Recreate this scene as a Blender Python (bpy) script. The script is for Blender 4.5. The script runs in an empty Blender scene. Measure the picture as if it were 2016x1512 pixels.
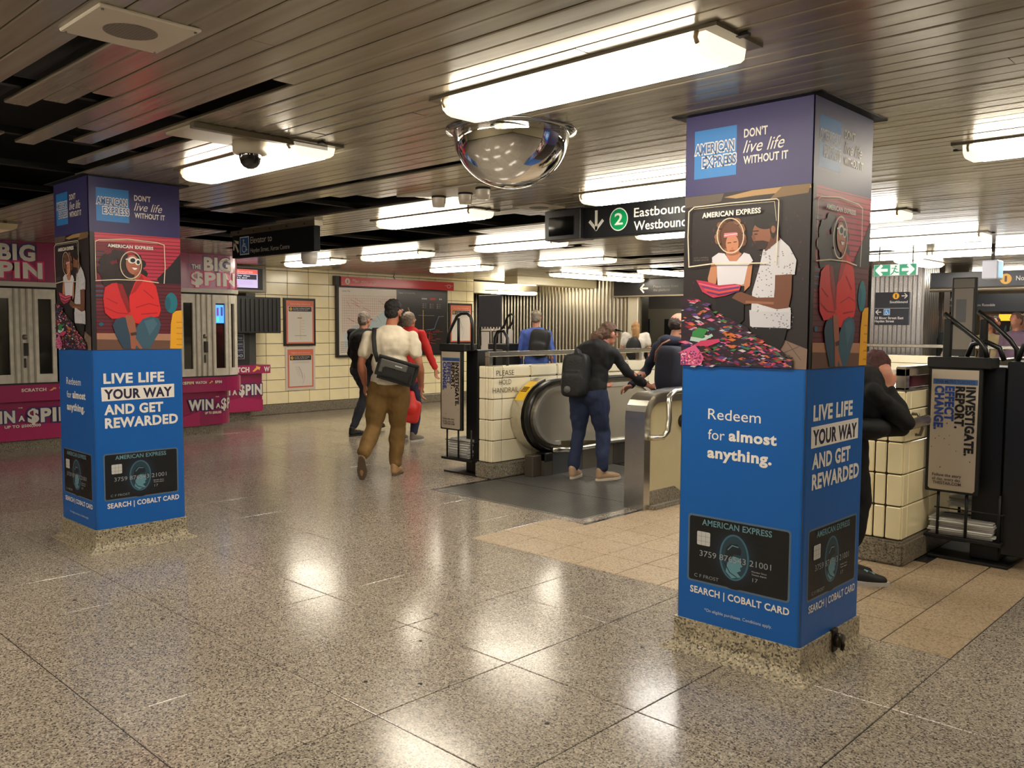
import bpy, bmesh, math, random
from mathutils import Vector, Matrix, Euler, noise
random.seed(7)
C = bpy.context.scene.collection
SC = bpy.context.scene
PI = math.pi
V = Vector
# ------------------------------------------------------------------ camera, world, exposure
YAW, PITCH, ROLL, FPX = math.radians(-43.7114), math.radians(3.8115), math.radians(0.3507), 1703.9
def make_camera():
    s, c = math.sin(YAW), math.cos(YAW); sp, cp = math.sin(PITCH), math.cos(PITCH)
    right = V((c, -s, 0)); fw = V((s*cp, c*cp, -sp)); up = V((s*sp, c*sp, cp))
    r2 = right*math.cos(ROLL) + up*math.sin(ROLL); u2 = -right*math.sin(ROLL) + up*math.cos(ROLL)
    cam = bpy.data.cameras.new('camera'); cam.sensor_width = 36; cam.lens = 36*FPX/2016
    cam.clip_start = .05; cam.clip_end = 200
    o = bpy.data.objects.new('camera', cam); C.objects.link(o)
    m = Matrix((r2, u2, -fw)).transposed().to_4x4(); m.translation = V((0, 0, 1.5)); o.matrix_world = m
    SC.camera = o
make_camera()
w = bpy.data.worlds.new('world'); SC.world = w; w.use_nodes = True
w.node_tree.nodes['Background'].inputs[0].default_value = (.05, .048, .045, 1)
w.node_tree.nodes['Background'].inputs[1].default_value = .25
SC.view_settings.view_transform = 'Standard'; SC.view_settings.look = 'None'
SC.view_settings.gamma = 1; SC.view_settings.use_curve_mapping = False
SC.view_settings.exposure = 0.0
LAMP = 23.5           # emission strength of the ceiling fixtures' lenses
H = 2.45              # ceiling height

# ------------------------------------------------------------------ materials
def lin(c):
    return tuple(((x/255/12.92) if x/255 <= .04045 else ((x/255+.055)/1.055)**2.4) for x in c[:3]) + (1,)
MATS = {}
def M(rgb, rough=.5, metal=0.0, emit=0.0, spec=.5, noise_amt=0, noise_scale=8, bump=0, bump_scale=40, coat=0, name=None):
    key = (rgb, rough, metal, emit, spec, noise_amt, noise_scale, bump, bump_scale, coat)
    if key in MATS: return MATS[key]
    m = bpy.data.materials.new(name or 'surface'); m.use_nodes = True
    nt = m.node_tree; b = nt.nodes['Principled BSDF']
    b.inputs['Base Color'].default_value = lin(rgb); b.inputs['Roughness'].default_value = rough
    b.inputs['Metallic'].default_value = metal; b.inputs['Specular IOR Level'].default_value = spec
    if coat: b.inputs['Coat Weight'].default_value = coat; b.inputs['Coat Roughness'].default_value = .12
    if emit:
        b.inputs['Emission Color'].default_value = lin(rgb); b.inputs['Emission Strength'].default_value = emit
    if noise_amt or bump:
        tc = nt.nodes.new('ShaderNodeTexCoord')
    if noise_amt:
        n = nt.nodes.new('ShaderNodeTexNoise'); n.inputs['Scale'].default_value = noise_scale; n.inputs['Detail'].default_value = 5
        nt.links.new(tc.outputs['Object'], n.inputs['Vector'])
        r = nt.nodes.new('ShaderNodeMapRange'); r.inputs[1].default_value = .3; r.inputs[2].default_value = .7
        r.inputs[3].default_value = 1-noise_amt; r.inputs[4].default_value = 1+noise_amt*.5
        nt.links.new(n.outputs['Fac'], r.inputs[0])
        mx = nt.nodes.new('ShaderNodeVectorMath'); mx.operation = 'SCALE'; mx.inputs[0].default_value = lin(rgb)[:3]
        nt.links.new(r.outputs[0], mx.inputs['Scale']); nt.links.new(mx.outputs[0], b.inputs['Base Color'])
    if bump:
        n = nt.nodes.new('ShaderNodeTexNoise'); n.inputs['Scale'].default_value = bump_scale; n.inputs['Detail'].default_value = 3
        nt.links.new(tc.outputs['Object'], n.inputs['Vector'])
        bp = nt.nodes.new('ShaderNodeBump'); bp.inputs['Strength'].default_value = bump; bp.inputs['Distance'].default_value = .01
        nt.links.new(n.outputs['Fac'], bp.inputs['Height']); nt.links.new(bp.outputs[0], b.inputs['Normal'])
    MATS[key] = m
    return m
def terrazzo(name, base, dark, light, scale, rough, spec=.5, wear=True):
    m = bpy.data.materials.new(name); m.use_nodes = True; nt = m.node_tree; b = nt.nodes['Principled BSDF']
    N = nt.nodes.new; L = nt.links.new
    g = N('ShaderNodeNewGeometry'); v = N('ShaderNodeTexVoronoi'); v.inputs['Scale'].default_value = scale
    L(g.outputs['Position'], v.inputs['Vector'])
    sep = N('ShaderNodeSeparateColor'); L(v.outputs['Color'], sep.inputs[0])
    cr = N('ShaderNodeValToRGB'); cr.color_ramp.interpolation = 'CONSTANT'
    e = cr.color_ramp.elements; e[0].position = 0; e[0].color = lin(dark); e[1].position = .11; e[1].color = lin(tuple((a+b_)//2 for a, b_ in zip(dark, base)))
    for p, col in ((.27, base), (.62, tuple(min(255, int(x*1.1)) for x in base)), (.86, light)):
        q = e.new(p); q.color = lin(col)
    L(sep.outputs[0], cr.inputs[0])
    n = N('ShaderNodeTexNoise'); n.inputs['Scale'].default_value = .9; n.inputs['Detail'].default_value = 6; L(g.outputs['Position'], n.inputs['Vector'])
    oi = N('ShaderNodeObjectInfo')
    r = N('ShaderNodeMapRange'); r.inputs[1].default_value = .3; r.inputs[2].default_value = .7; r.inputs[3].default_value = .94; r.inputs[4].default_value = 1.05
    L(n.outputs['Fac'], r.inputs[0])
    r2 = N('ShaderNodeMapRange'); r2.inputs[3].default_value = .93; r2.inputs[4].default_value = 1.06; L(oi.outputs['Random'], r2.inputs[0])
    mu = N('ShaderNodeMath'); mu.operation = 'MULTIPLY'; L(r.outputs[0], mu.inputs[0]); L(r2.outputs[0], mu.inputs[1])
    sc = N('ShaderNodeVectorMath'); sc.operation = 'SCALE'; L(cr.outputs[0], sc.inputs[0]); L(mu.outputs[0], sc.inputs['Scale'])
    L(sc.outputs[0], b.inputs['Base Color'])
    n2 = N('ShaderNodeTexNoise'); n2.inputs['Scale'].default_value = 2.3; n2.inputs['Detail'].default_value = 7; L(g.outputs['Position'], n2.inputs['Vector'])
    r3 = N('ShaderNodeMapRange'); r3.inputs[1].default_value = .3; r3.inputs[2].default_value = .7; r3.inputs[3].default_value = rough-.02; r3.inputs[4].default_value = rough+.03
    L(n2.outputs['Fac'], r3.inputs[0]); L(r3.outputs[0], b.inputs['Roughness'])
    b.inputs['Specular IOR Level'].default_value = spec
    return m
M_TERR = terrazzo('terrazzo floor', (150, 140, 127), (76, 70, 67), (188, 178, 162), 165, .17, .65)
M_GRAN = terrazzo('granite base', (158, 148, 126), (74, 68, 60), (196, 182, 150), 130, .4)
M_GRAN2 = terrazzo('grey granite', (128, 120, 104), (66, 62, 56), (158, 150, 132), 150, .4)
M_CLAY = terrazzo('clay tile', (172, 152, 124), (134, 114, 88), (178, 160, 134), 130, .42)
M_JOINT = M((88, 86, 88), .22, .7)
M_SLAT = None
def slat_mat():
    m = bpy.data.materials.new('ceiling slat'); m.use_nodes = True; nt = m.node_tree; b = nt.nodes['Principled BSDF']
    N = nt.nodes.new; L = nt.links.new
    g = N('ShaderNodeNewGeometry'); mp = N('ShaderNodeMapping'); mp.inputs['Scale'].default_value = (.5, 9.5, 1); L(g.outputs['Position'], mp.inputs['Vector'])
    n = N('ShaderNodeTexNoise'); n.inputs['Scale'].default_value = 1.6; n.inputs['Detail'].default_value = 6; L(mp.outputs[0], n.inputs['Vector'])
    cr = N('ShaderNodeValToRGB'); e = cr.color_ramp.elements; e[0].position = .3; e[0].color = lin((146, 138, 122)); e[1].position = .7; e[1].color = lin((172, 164, 146))
    L(n.outputs['Fac'], cr.inputs[0]); L(cr.outputs[0], b.inputs['Base Color'])
    r = N('ShaderNodeMapRange'); r.inputs[3].default_value = .16; r.inputs[4].default_value = .3; L(n.outputs['Fac'], r.inputs[0]); L(r.outputs[0], b.inputs['Roughness'])
    b.inputs['Metallic'].default_value = .45
    return m
M_SLAT = slat_mat()
M_BLACK = M((14, 14, 15), .6); M_VOID = M((5, 5, 6), .9)
M_TILE = M((255, 243, 200), .16, noise_amt=.06, noise_scale=3, coat=.3)
M_TILEP = M((238, 228, 198), .16, noise_amt=.05, noise_scale=3, coat=.3)
M_GROUT = M((60, 50, 40), .8)
M_STEEL = M((206, 202, 192), .26, 1, noise_amt=.08, noise_scale=20)
M_STEELD = M((120, 116, 106), .3, 1, noise_amt=.15, noise_scale=9)
M_CHROME = M((235, 235, 235), .03, 1)
M_WHITE = M((226, 222, 212), .4)
M_RUB = M((12, 12, 12), .35)
M_MAG = M((150, 22, 84), .3, coat=.3, noise_amt=.08)
M_FRAME = M((216, 210, 196), .4, .05, noise_amt=.15, noise_scale=12)
def glass_mat(tint=(230, 235, 235), rough=.02):
    m = bpy.data.materials.new('pane glass'); m.use_nodes = True; nt = m.node_tree; b = nt.nodes['Principled BSDF']
    b.inputs['Base Color'].default_value = lin(tint); b.inputs['Roughness'].default_value = rough
    b.inputs['Transmission Weight'].default_value = 1; b.inputs['IOR'].default_value = 1.45
    return m
M_GLASS = glass_mat()

# ------------------------------------------------------------------ mesh helpers
class MB:
    """collects shapes (with material slots) and links them as one mesh object"""
    def __init__(s): s.v = []; s.f = []; s.mi = []; s.mats = []; s.smooth = []
    def slot(s, m):
        if m not in s.mats: s.mats.append(m)
        return s.mats.index(m)
    def add(s, vs, fs, m, smooth=False):
        k = len(s.v); s.v += [tuple(v) for v in vs]; i = s.slot(m)
        for f in fs: s.f.append([k+a for a in f]); s.mi.append(i); s.smooth.append(smooth)
    def box(s, a, b, m, bev=0, mtx=None):
        x0, y0, z0 = (min(a[i], b[i]) for i in range(3)); x1, y1, z1 = (max(a[i], b[i]) for i in range(3))
        if bev > 0:
            bm = bmesh.new(); bmesh.ops.create_cube(bm, size=1)
            for v in bm.verts: v.co = V(((x0+x1)/2+v.co.x*(x1-x0), (y0+y1)/2+v.co.y*(y1-y0), (z0+z1)/2+v.co.z*(z1-z0)))
            bmesh.ops.bevel(bm, geom=bm.edges[:], offset=bev, segments=2 if bev > .01 else 1, affect='EDGES')
            bm.verts.index_update()
            vs = [v.co.copy() for v in bm.verts]; fs = [[v.index for v in f.verts] for f in bm.faces]; bm.free()
        else:
            vs = [V((x, y, z)) for x in (x0, x1) for y in (y0, y1) for z in (z0, z1)]
            fs = [(0, 1, 3, 2), (4, 6, 7, 5), (0, 4, 5, 1), (2, 3, 7, 6), (0, 2, 6, 4), (1, 5, 7, 3)]
        if mtx: vs = [mtx @ v for v in vs]
        s.add(vs, fs, m)
        return s
    def tube(s, pts, r, m, n=10, closed=False, flat=None):
        pts = [V(p) for p in pts]; rs = r if isinstance(r, (list, tuple)) else [r]*len(pts)
        vs = []; fs = []; ref = None
        for i, p in enumerate(pts):
            a = pts[(i-1) % len(pts)] if (closed or i) else p; b = pts[(i+1) % len(pts)] if (closed or i < len(pts)-1) else p
            d = (b-a).normalized()
            if ref is None: ref = d.orthogonal().normalized() if flat is None else V(flat)
            x = (ref - d*ref.dot(d)).normalized(); y = d.cross(x); ref = x
            for k in range(n):
                t = 2*PI*k/n
                rr = rs[i] if not isinstance(rs[i], (list, tuple)) else None
                rx, ry = (rr, rr) if rr is not None else rs[i]
                vs.append(p + x*math.cos(t)*rx + y*math.sin(t)*ry)
        m_ = len(pts)
        for i in range(m_ if closed else m_-1):
            for k in range(n):
                j = (i+1) % m_
                fs.append((i*n+k, i*n+(k+1) % n, j*n+(k+1) % n, j*n+k))
        if not closed: fs.append(tuple(range(n-1, -1, -1))); fs.append(tuple((m_-1)*n+k for k in range(n)))
        s.add(vs, fs, m, True)
        return s
    def cyl(s, a, b, r, m, n=20, r2=None):
        return s.tube([a, b], [r, r if r2 is None else r2], m, n)
    def lathe(s, prof, c, m, n=32, smooth=True):
        vs = []; fs = []
        for r, z in prof:
            for k in range(n): vs.append((c[0]+r*math.cos(2*PI*k/n), c[1]+r*math.sin(2*PI*k/n), c[2]+z))
        for i in range(len(prof)-1):
            for k in range(n): fs.append((i*n+k, i*n+(k+1) % n, (i+1)*n+(k+1) % n, (i+1)*n+k))
        s.add(vs, fs, m, smooth); return s
    def prism(s, poly, axis, a, b, m, smooth=False):
        """poly = list of 2D points in the plane normal to axis; extruded from a to b"""
        def P(p, t):
            return {'x': (t, p[0], p[1]), 'y': (p[0], t, p[1]), 'z': (p[0], p[1], t)}[axis]
        n = len(poly); vs = [P(p, a) for p in poly]+[P(p, b) for p in poly]
        fs = [tuple(range(n)), tuple(range(2*n-1, n-1, -1))]+[(i, (i+1) % n, n+(i+1) % n, n+i) for i in range(n)]
        s.add(vs, fs, m, smooth); return s
    def strip(s, path_in, path_out, axis, a, b, m):
        """closed band between two open profile paths, extruded along axis"""
        return s.prism(list(path_in)+list(reversed(path_out)), axis, a, b, m)
    def mesh(s, name):
        me = bpy.data.meshes.new(name); me.from_pydata(s.v, [], s.f)
        for m in s.mats: me.materials.append(m)
        me.polygons.foreach_set('material_index', s.mi); me.polygons.foreach_set('use_smooth', s.smooth)
        me.update()
        bm = bmesh.new(); bm.from_mesh(me)
        if s.recalc: bmesh.ops.recalc_face_normals(bm, faces=bm.faces[:])
        bm.to_mesh(me); bm.free()
        return me
    recalc = True
    def build(s, name, parent=None):
        o = bpy.data.objects.new(name, s.mesh(name)); C.objects.link(o)
        if parent is not None: o.parent = parent
        return o
def tag(o, label=None, cat=None, group=None, kind=None):
    if label: o['label'] = label
    if cat: o['category'] = cat
    if group: o['group'] = group
    if kind: o['kind'] = kind
    return o
def thing(name, label, cat, loc=(0, 0, 0), rz=0, group=None):
    o = bpy.data.objects.new(name, None); C.objects.link(o); o.empty_display_size = .1
    o.location = loc; o.rotation_euler = (0, 0, rz)
    return tag(o, label, cat, group)
def dup(root, loc, rz=None, label=None, group=None):
    def cp(o, par):
        c = o.copy(); C.objects.link(c)
        if par is not None: c.parent = par
        for ch in list(kids.get(o.name, [])): cp(ch, c)
        return c
    kids = {}
    for ob in root.children_recursive: kids.setdefault(ob.parent.name, []).append(ob)
    r = cp(root, None); r.location = loc
    if rz is not None: r.rotation_euler = (0, 0, rz)
    if label: r['label'] = label
    if group: r['group'] = group
    return r
def struct(o): o['kind'] = 'structure'; return o
def arc(cx, cy, r, a0, a1, n, ry=None):
    return [(cx+r*math.cos(math.radians(a0+(a1-a0)*i/n)), cy+(ry or r)*math.sin(math.radians(a0+(a1-a0)*i/n))) for i in range(n+1)]

# ------------------------------------------------------------------ flat print canvas
TXT = {}
def text2d(s, bold=0, shear=0, space=None):
    k = (s, bold, shear, space)
    if k not in TXT:
        cu = bpy.data.curves.new('t', 'FONT'); cu.body = s; cu.fill_mode = 'FRONT'; cu.resolution_u = 3
        cu.offset = bold; cu.shear = shear; cu.size = 1; cu.space_character = 1 + bold*2 if space is None else space
        o = bpy.data.objects.new('t', cu); me = bpy.data.meshes.new_from_object(o)
        vs = [(v.co.x, v.co.y) for v in me.vertices]; fs = [tuple(p.vertices) for p in me.polygons]
        bpy.data.objects.remove(o); bpy.data.curves.remove(cu); bpy.data.meshes.remove(me)
        TXT[k] = (vs, fs)
    return TXT[k]
CAPH = max(v[1] for v in text2d('H')[0])
class Cv:
    """flat print in the plane O + u*U + v*V of the parent's space; later shapes lie on top of earlier ones"""
    recalc = False
    def __init__(s, O, U, Vv, rough=.35, step=.00025, coat=0, emit=0, metal=0):
        s.O = V(O); s.U = V(U).normalized(); s.V = V(Vv).normalized(); s.N = s.U.cross(s.V); s.k = 1
        s.mb = MB(); s.rough = rough; s.step = step; s.h = None; s.coat = coat; s.emit = emit; s.metal = metal
    def mat(s, c): return M(tuple(c), s.rough, s.metal, s.emit, coat=s.coat) if isinstance(c, (tuple, list)) else c
    def p3(s, p, lift=0): return s.O+s.U*p[0]+s.V*p[1]+s.N*(s.step*s.k)
    def hom(s, src, dst):
        A = []; 
        for (x, y), (u, v) in zip(src, dst):
            A.append([x, y, 1, 0, 0, 0, -u*x, -u*y, u]); A.append([0, 0, 0, x, y, 1, -v*x, -v*y, v])
        n = 8                                     # gaussian elimination
        for i in range(n):
            p = max(range(i, n), key=lambda r: abs(A[r][i])); A[i], A[p] = A[p], A[i]
            for r in range(n):
                if r != i:
                    f = A[r][i]/A[i][i]
                    A[r] = [a-f*b for a, b in zip(A[r], A[i])]
        h = [A[i][8]/A[i][i] for i in range(n)]
        s.h = lambda p: ((h[0]*p[0]+h[1]*p[1]+h[2])/(h[6]*p[0]+h[7]*p[1]+1), (h[3]*p[0]+h[4]*p[1]+h[5])/(h[6]*p[0]+h[7]*p[1]+1))
        return s
    def q(s, p): return s.h(p) if s.h else p
    def poly(s, pts, c, up=True):
        pts = [s.q(p) for p in pts]
        ar = sum(a[0]*b[1]-b[0]*a[1] for a, b in zip(pts, pts[1:]+pts[:1]))
        if ar < 0: pts = pts[::-1]
        s.mb.add([s.p3(p) for p in pts], [tuple(range(len(pts)))], s.mat(c))
        if up: s.k += 1
        return s
    def rect(s, x0, y0, x1, y1, c, up=True): return s.poly([(x0, y0), (x1, y0), (x1, y1), (x0, y1)], c, up)
    def ell(s, cx, cy, rx, ry, c, n=24, rot=0, up=True):
        cr, sr = math.cos(math.radians(rot)), math.sin(math.radians(rot))
        return s.poly([(cx+rx*math.cos(2*PI*i/n)*cr-ry*math.sin(2*PI*i/n)*sr, cy+rx*math.cos(2*PI*i/n)*sr+ry*math.sin(2*PI*i/n)*cr) for i in range(n)], c, up)
    def line(s, pts, w, c, closed=False, up=True):
        if closed: pts = list(pts)+[pts[0]]
        for a, b in zip(pts, pts[1:]):
            dx, dy = b[0]-a[0], b[1]-a[1]; L = math.hypot(dx, dy) or 1; nx, ny = -dy/L*w/2, dx/L*w/2; ex, ey = dx/L*w*.3, dy/L*w*.3
            s.poly([(a[0]+nx-ex, a[1]+ny-ey), (b[0]+nx+ex, b[1]+ny+ey), (b[0]-nx+ex, b[1]-ny+ey), (a[0]-nx-ex, a[1]-ny-ey)], c, False)
        if up: s.k += 1
        return s
    def ring(s, cx, cy, rx, ry, w, c, n=28):
        return s.line([(cx+rx*math.cos(2*PI*i/n), cy+ry*math.sin(2*PI*i/n)) for i in range(n)], w, c, True)
    def text(s, t, u0, u1, v, cap, c, bold=0, shear=0, align=None):
        """baseline at v from u0 to u1 (u1 None: natural width), capital height cap"""
        vs, fs = text2d(t, bold*.85, shear)
        if not vs: return s
        x0 = min(a[0] for a in vs); x1 = max(a[0] for a in vs); sy = cap/CAPH
        sx = sy if u1 is None else (u1-u0)/(x1-x0)
        s.mb.add([s.p3((u0+(a[0]-x0)*sx, v+a[1]*sy)) for a in vs], fs, s.mat(c)); s.k += 1
        return s
    def otext(s, t, u0, u1, v, cap, fill, out, ob=.07, fb=.015):
        """outlined lettering: the outline grows evenly round the same letters"""
        base, _ = text2d(t, 0, 0, 1.12); x0 = min(a[0] for a in base); x1 = max(a[0] for a in base); sx = (u1-u0)/(x1-x0); sy = cap/CAPH
        for b, c in ((ob, out), (fb, fill)):
            vs, fs = text2d(t, b, 0, 1.12)
            s.mb.add([s.p3((u0+(a[0]-x0)*sx, v+a[1]*sy)) for a in vs], fs, s.mat(c)); s.k += 1
        return s
    def htext(s, t, p0, p1, ptop, c, bold=0, shear=0):
        a, b, d = s.h(p0), s.h(p1), s.h(ptop); h = s.h
        s.h = None; s.text(t, a[0], b[0], (a[1]+b[1])/2, d[1]-a[1], c, bold, shear); s.h = h
        return s
    def build(s, name, parent): s.mb.recalc = False; return s.mb.build(name, parent)
def arrow(cv, x, y, L, w, ang, c, head=.45):
    """arrow centred on x, y pointing at ang degrees"""
    a = math.radians(ang); d = (math.cos(a), math.sin(a)); n = (-d[1], d[0])
    tip = (x+d[0]*L/2, y+d[1]*L/2); tail = (x-d[0]*L/2, y-d[1]*L/2)
    cv.line([tail, (tip[0]-d[0]*w*.7, tip[1]-d[1]*w*.7)], w, c, up=False)
    for sgn in (1, -1):
        cv.line([tip, (tip[0]-d[0]*L*head+n[0]*sgn*L*head, tip[1]-d[1]*L*head+n[1]*sgn*L*head)], w, c, up=False)
    cv.k += 1
def wheelchair(cv, x, y, s, bg, fg=(235, 240, 245)):
    cv.rect(x-s*.56, y-s*.56, x+s*.56, y+s*.56, fg); cv.rect(x-s*.5, y-s*.5, x+s*.5, y+s*.5, bg)
    cv.ell(x-.1*s, y+.34*s, .07*s, .07*s, fg)
    cv.line([(x-.1*s, y+.24*s), (x-.08*s, y-.02*s), (x+.16*s, y-.04*s), (x+.26*s, y-.28*s), (x+.33*s, y-.26*s)], .075*s, fg)
    cv.line([(x-.09*s, y+.1*s), (x+.12*s, y+.1*s)], .06*s, fg)
    cv.line([(x-.04*s+.24*s*math.cos(math.radians(t)), y-.16*s+.24*s*math.sin(math.radians(t))) for t in range(120, 361, 24)], .06*s, fg)
# ================================================================== SETTING
# ---- floor: recessed joint bed with slabs and clay tiles as pieces
FX0, FX1, FY0, FY1 = -15.6, 5.0, -4.5, 22.0
PIT = (-5.62, -4.30, 7.65, 13.4); PIT2 = (-3.9, -2.45, 7.0, 13.4)
fl = MB()
xs = [FX0, PIT[0], PIT[1], PIT2[0], PIT2[1], FX1]; ys = [FY0, PIT2[2], PIT[2], PIT[3], FY1]
for i in range(len(xs)-1):
    for j in range(len(ys)-1):
        cx, cy = (xs[i]+xs[i+1])/2, (ys[j]+ys[j+1])/2
        if any(p[0] < cx < p[1] and p[2] < cy < p[3] for p in (PIT, PIT2)): continue
        fl.box((xs[i], ys[j], -.2), (xs[i+1], ys[j+1], -.0035), M_JOINT)
floor = struct(fl.build('floor'))
TX0, TX1, TY0 = -4.39, -1.215, 4.18            # clay tile field
WELL = (-6.14, -1.95, 5.67, 13.4)
def in_plate(x, y): return -5.9 < x < -4.2 and y > 5.2
def piece(name, size, mat, pos, parent, cache={}, bev=.002, axes=None):
    k = (name, tuple(round(s, 3) for s in size), mat.name, bev)
    if k not in cache:
        b = MB(); b.box((-size[0]/2, -size[1]/2, -size[2]/2), (size[0]/2, size[1]/2, size[2]/2), mat, bev); cache[k] = b.mesh(name)
    o = bpy.data.objects.new(name, cache[k]); C.objects.link(o); o.parent = parent; o.location = pos
    return o
slabs = []; rest = MB()
for i in range(-9, 21):
    for j in range(-7, 28):
        x1 = -1.215-.70*i; x0 = x1-.70; y0 = 1.26+.73*j; y1 = y0+.73
        if x0 < -15.6 or x1 > 5: continue
        # clip against the tile field / escalator well
        parts = [(x0, x1, y0, y1)]
        def cut(ps, r):
            out = []
            for a, b, c, d in ps:
                if b <= r[0] or a >= r[1] or d <= r[2] or c >= r[3]: out.append((a, b, c, d)); continue
                if a < r[0]: out.append((a, r[0], c, d))
                if b > r[1]: out.append((r[1], b, c, d))
                m0, m1 = max(a, r[0]), min(b, r[1])
                if c < r[2]: out.append((m0, m1, c, r[2]))
                if d > r[3]: out.append((m0, m1, r[3], d))
            return [q for q in out if q[1]-q[0] > .02 and q[3]-q[2] > .02]
        parts = cut(parts, (TX0, TX1, TY0, 13.5)); parts = cut(parts, (-6.0, TX0, 5.08, 13.5))
        parts = cut(parts, (-15.6, -12.9, -9, 30)) if x1 > -15.7 else parts
        for a, b, c, d in parts:
            cx, cy = (a+b)/2, (c+d)/2
            depth = -cx*.691+cy*.723; side = cx*.723+cy*.691
            vis = depth > 1.2 and abs(side) < depth*.66+.6
            if cx < -11.2 and cy < 6: vis = False
            slabs.append((0 if vis else 1, math.hypot(cx, cy), (a, b, c, d)))
slabs.sort()
for n, (hid, dist, (a, b, c, d)) in enumerate(slabs):
    if n < 270 and not hid:
        piece('slab', (b-a-.005, d-c-.005, .02), M_TERR, ((a+b)/2, (c+d)/2, -.010), floor)
    else:
        rest.box((a+.003, c+.003, -.02), (b-.003, d-.003, 0), M_TERR)
tag(rest.build('outer_slabs', floor), kind='stuff')
# clay tiles .32 square in front of and between the escalators
nt_ = 0; crest = MB()
for i in range(10):
    for j in range(29):
        x1 = TX1-.3175*i; x0 = x1-.3175; y0 = TY0+.325*j; y1 = y0+.325
        cx, cy = (x0+x1)/2, (y0+y1)/2
        if x0 < -4.11 and y1 > 5.1:
            if y0 > 5.05: continue
            y1 = 5.08; cy = (y0+y1)/2
        if -4.3 < cx < -3.95 and cy > 5.8: continue
        if -2.45 < cx < -1.95 and cy > 5.75: continue
        if any(p[0]-.1 < cx < p[1]+.1 and p[2]-.1 < cy < p[3] for p in (PIT, PIT2)): continue
        if cy < 7.2 and nt_ < 120:
            piece('clay_tile', (x1-x0-.006, y1-y0-.006, .02), M_CLAY, (cx, cy, -.010), floor); nt_ += 1
        else: crest.box((x0+.003, y0+.003, -.02), (x1-.003, y1-.003, 0), M_CLAY)
tag(crest.build('outer_clay_tiles', floor), kind='stuff')
e = MB()       # terrazzo edging round the landing plate
e.box((-6.0, 5.083, -.02), (-4.113, 5.173, .0), M_TERR, .002); e.box((-4.203, 5.176, -.02), (-4.113, 5.80, .0), M_TERR, .002)
e.build('plate_edging', floor)
gs = MB()
for gx, gy in ((-3.35, 2.93), (-3.1, 2.62), (-2.72, 2.3), (-4.27, 1.9), (-3.2, 2.0), (-2.9, 2.15), (-4.6, 2.05), (-3.0, 3.95), (-2.3, 3.3), (-4.9, 1.7), (-1.9, 4.0), (-2.1, 2.4), (-7.2, 5.6), (-3.7, 3.3)):
    n = 9; gs.add([(gx+.012*math.cos(t*2*PI/n)*random.uniform(.5, 1.2), gy+.012*math.sin(t*2*PI/n)*random.uniform(.5, 1.2), .0012) for t in range(n)], [tuple(range(n))], M((30, 27, 26), .7))
gs.recalc = False
tag(gs.build('gum_spots', floor), kind='stuff')

# ---- ceiling: black plenum above glossy metal slats
c_ = MB(); c_.box((FX0, FY0, 2.95), (FX1, FY1, 3.1), M_VOID)
ceiling = struct(c_.build('ceiling'))
pb = MB()                                      # carriers, ducts and conduit in the dark plenum
for x in range(-15, 5): pb.box((x-.02, FY0, 2.475), (x+.02, FY1, 2.51), M((20, 20, 21), .6))
for y, z, r in ((1.42, 2.7, .05), (3.9, 2.75, .04), (4.2, 2.66, .025), (5.6, 2.8, .12), (6.0, 2.65, .025), (-1, 2.8, .1)): pb.cyl((FX0, y, z), (FX1, y, z), r, M((34, 34, 36), .5), 10)
tag(pb.build('plenum_carriers', ceiling), kind='stuff')
GAPS = [  # (y0, y1, x0, x1) where slats are missing
 (1.16, 1.26, -4.4, -3.0), (1.26, 1.36, -7, -4.22), (1.36, 1.46, -4.9, -4.05), (1.46, 1.56, -9.9, -3.78), (1.56, 1.66, -9.9, -5.1),
 (1.66, 1.76, -9.9, -4.5), (1.76, 1.86, -9.9, -4.84), (1.86, 1.91, -9.9, -3.05), (1.91, 2.01, -9.9, -5.5), (2.01, 2.11, -9.9, -4.2), (2.11, 2.31, -9.9, -5.95),
 (.3, 1.26, -9.9, -5.2), (3.26, 3.42, -9.3, -6.75), (3.42, 3.46, -9.3, -3.2), (3.46, 3.52, -9.3, -3.7), (3.55, 3.85, -9.3, -6.9), (2.31, 3.26, -6.9, -6.5), (3.75, 3.98, -8.3, -5.45), (3.85, 4.05, -8.3, -5.25), (4.05, 4.36, -8.3, -5.0),
 (4.36, 4.46, -8.3, -7.2), (4.46, 5.36, -9.4, -8.0), (5.36, 5.60, -10.2, -5.1), (5.60, 6.1, -10.0, -5.0), (6.1, 6.33, -9.4, -6.4),
 (7.8, 7.95, -6.6, -6.3), (7.95, 8.2, -6.9, -6.5), (9.62, 10.05, -7.3, -4.0), (10.75, 11.05, -8.6, -4.0), (11.7, 12.6, -9.2, -7.4)]
GAPY = sorted(set([g[0] for g in GAPS]+[g[1] for g in GAPS]))
SP = .1005
def row_segments(y):
    segs = [(FX0, FX1)]
    for g in GAPS:
        if g[0] <= y < g[1]:
            ns = []
            for a, b in segs:
                if g[3] <= a or g[2] >= b: ns.append((a, b)); continue
                if a < g[2]: ns.append((a, g[2]))
                if b > g[3]: ns.append((g[3], b))
            segs = ns
    return segs
sr = random.Random(3); far = MB(); nsl = 0
def slat_box(b, x0, x1, y, dz=0):
    w = SP*.5-.0018; z0 = H+dz
    b.prism([(y-w, z0+.014), (y-w, z0+.003), (y-w+.005, z0), (y+w-.005, z0), (y+w, z0+.003), (y+w, z0+.014)], 'x', x0, x1, M_SLAT)
k = 0
y = FY0+SP/2
ROWS = []
while y < FY1: ROWS.append(y); y += SP
def covered(x0, x1, y): return False
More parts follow.
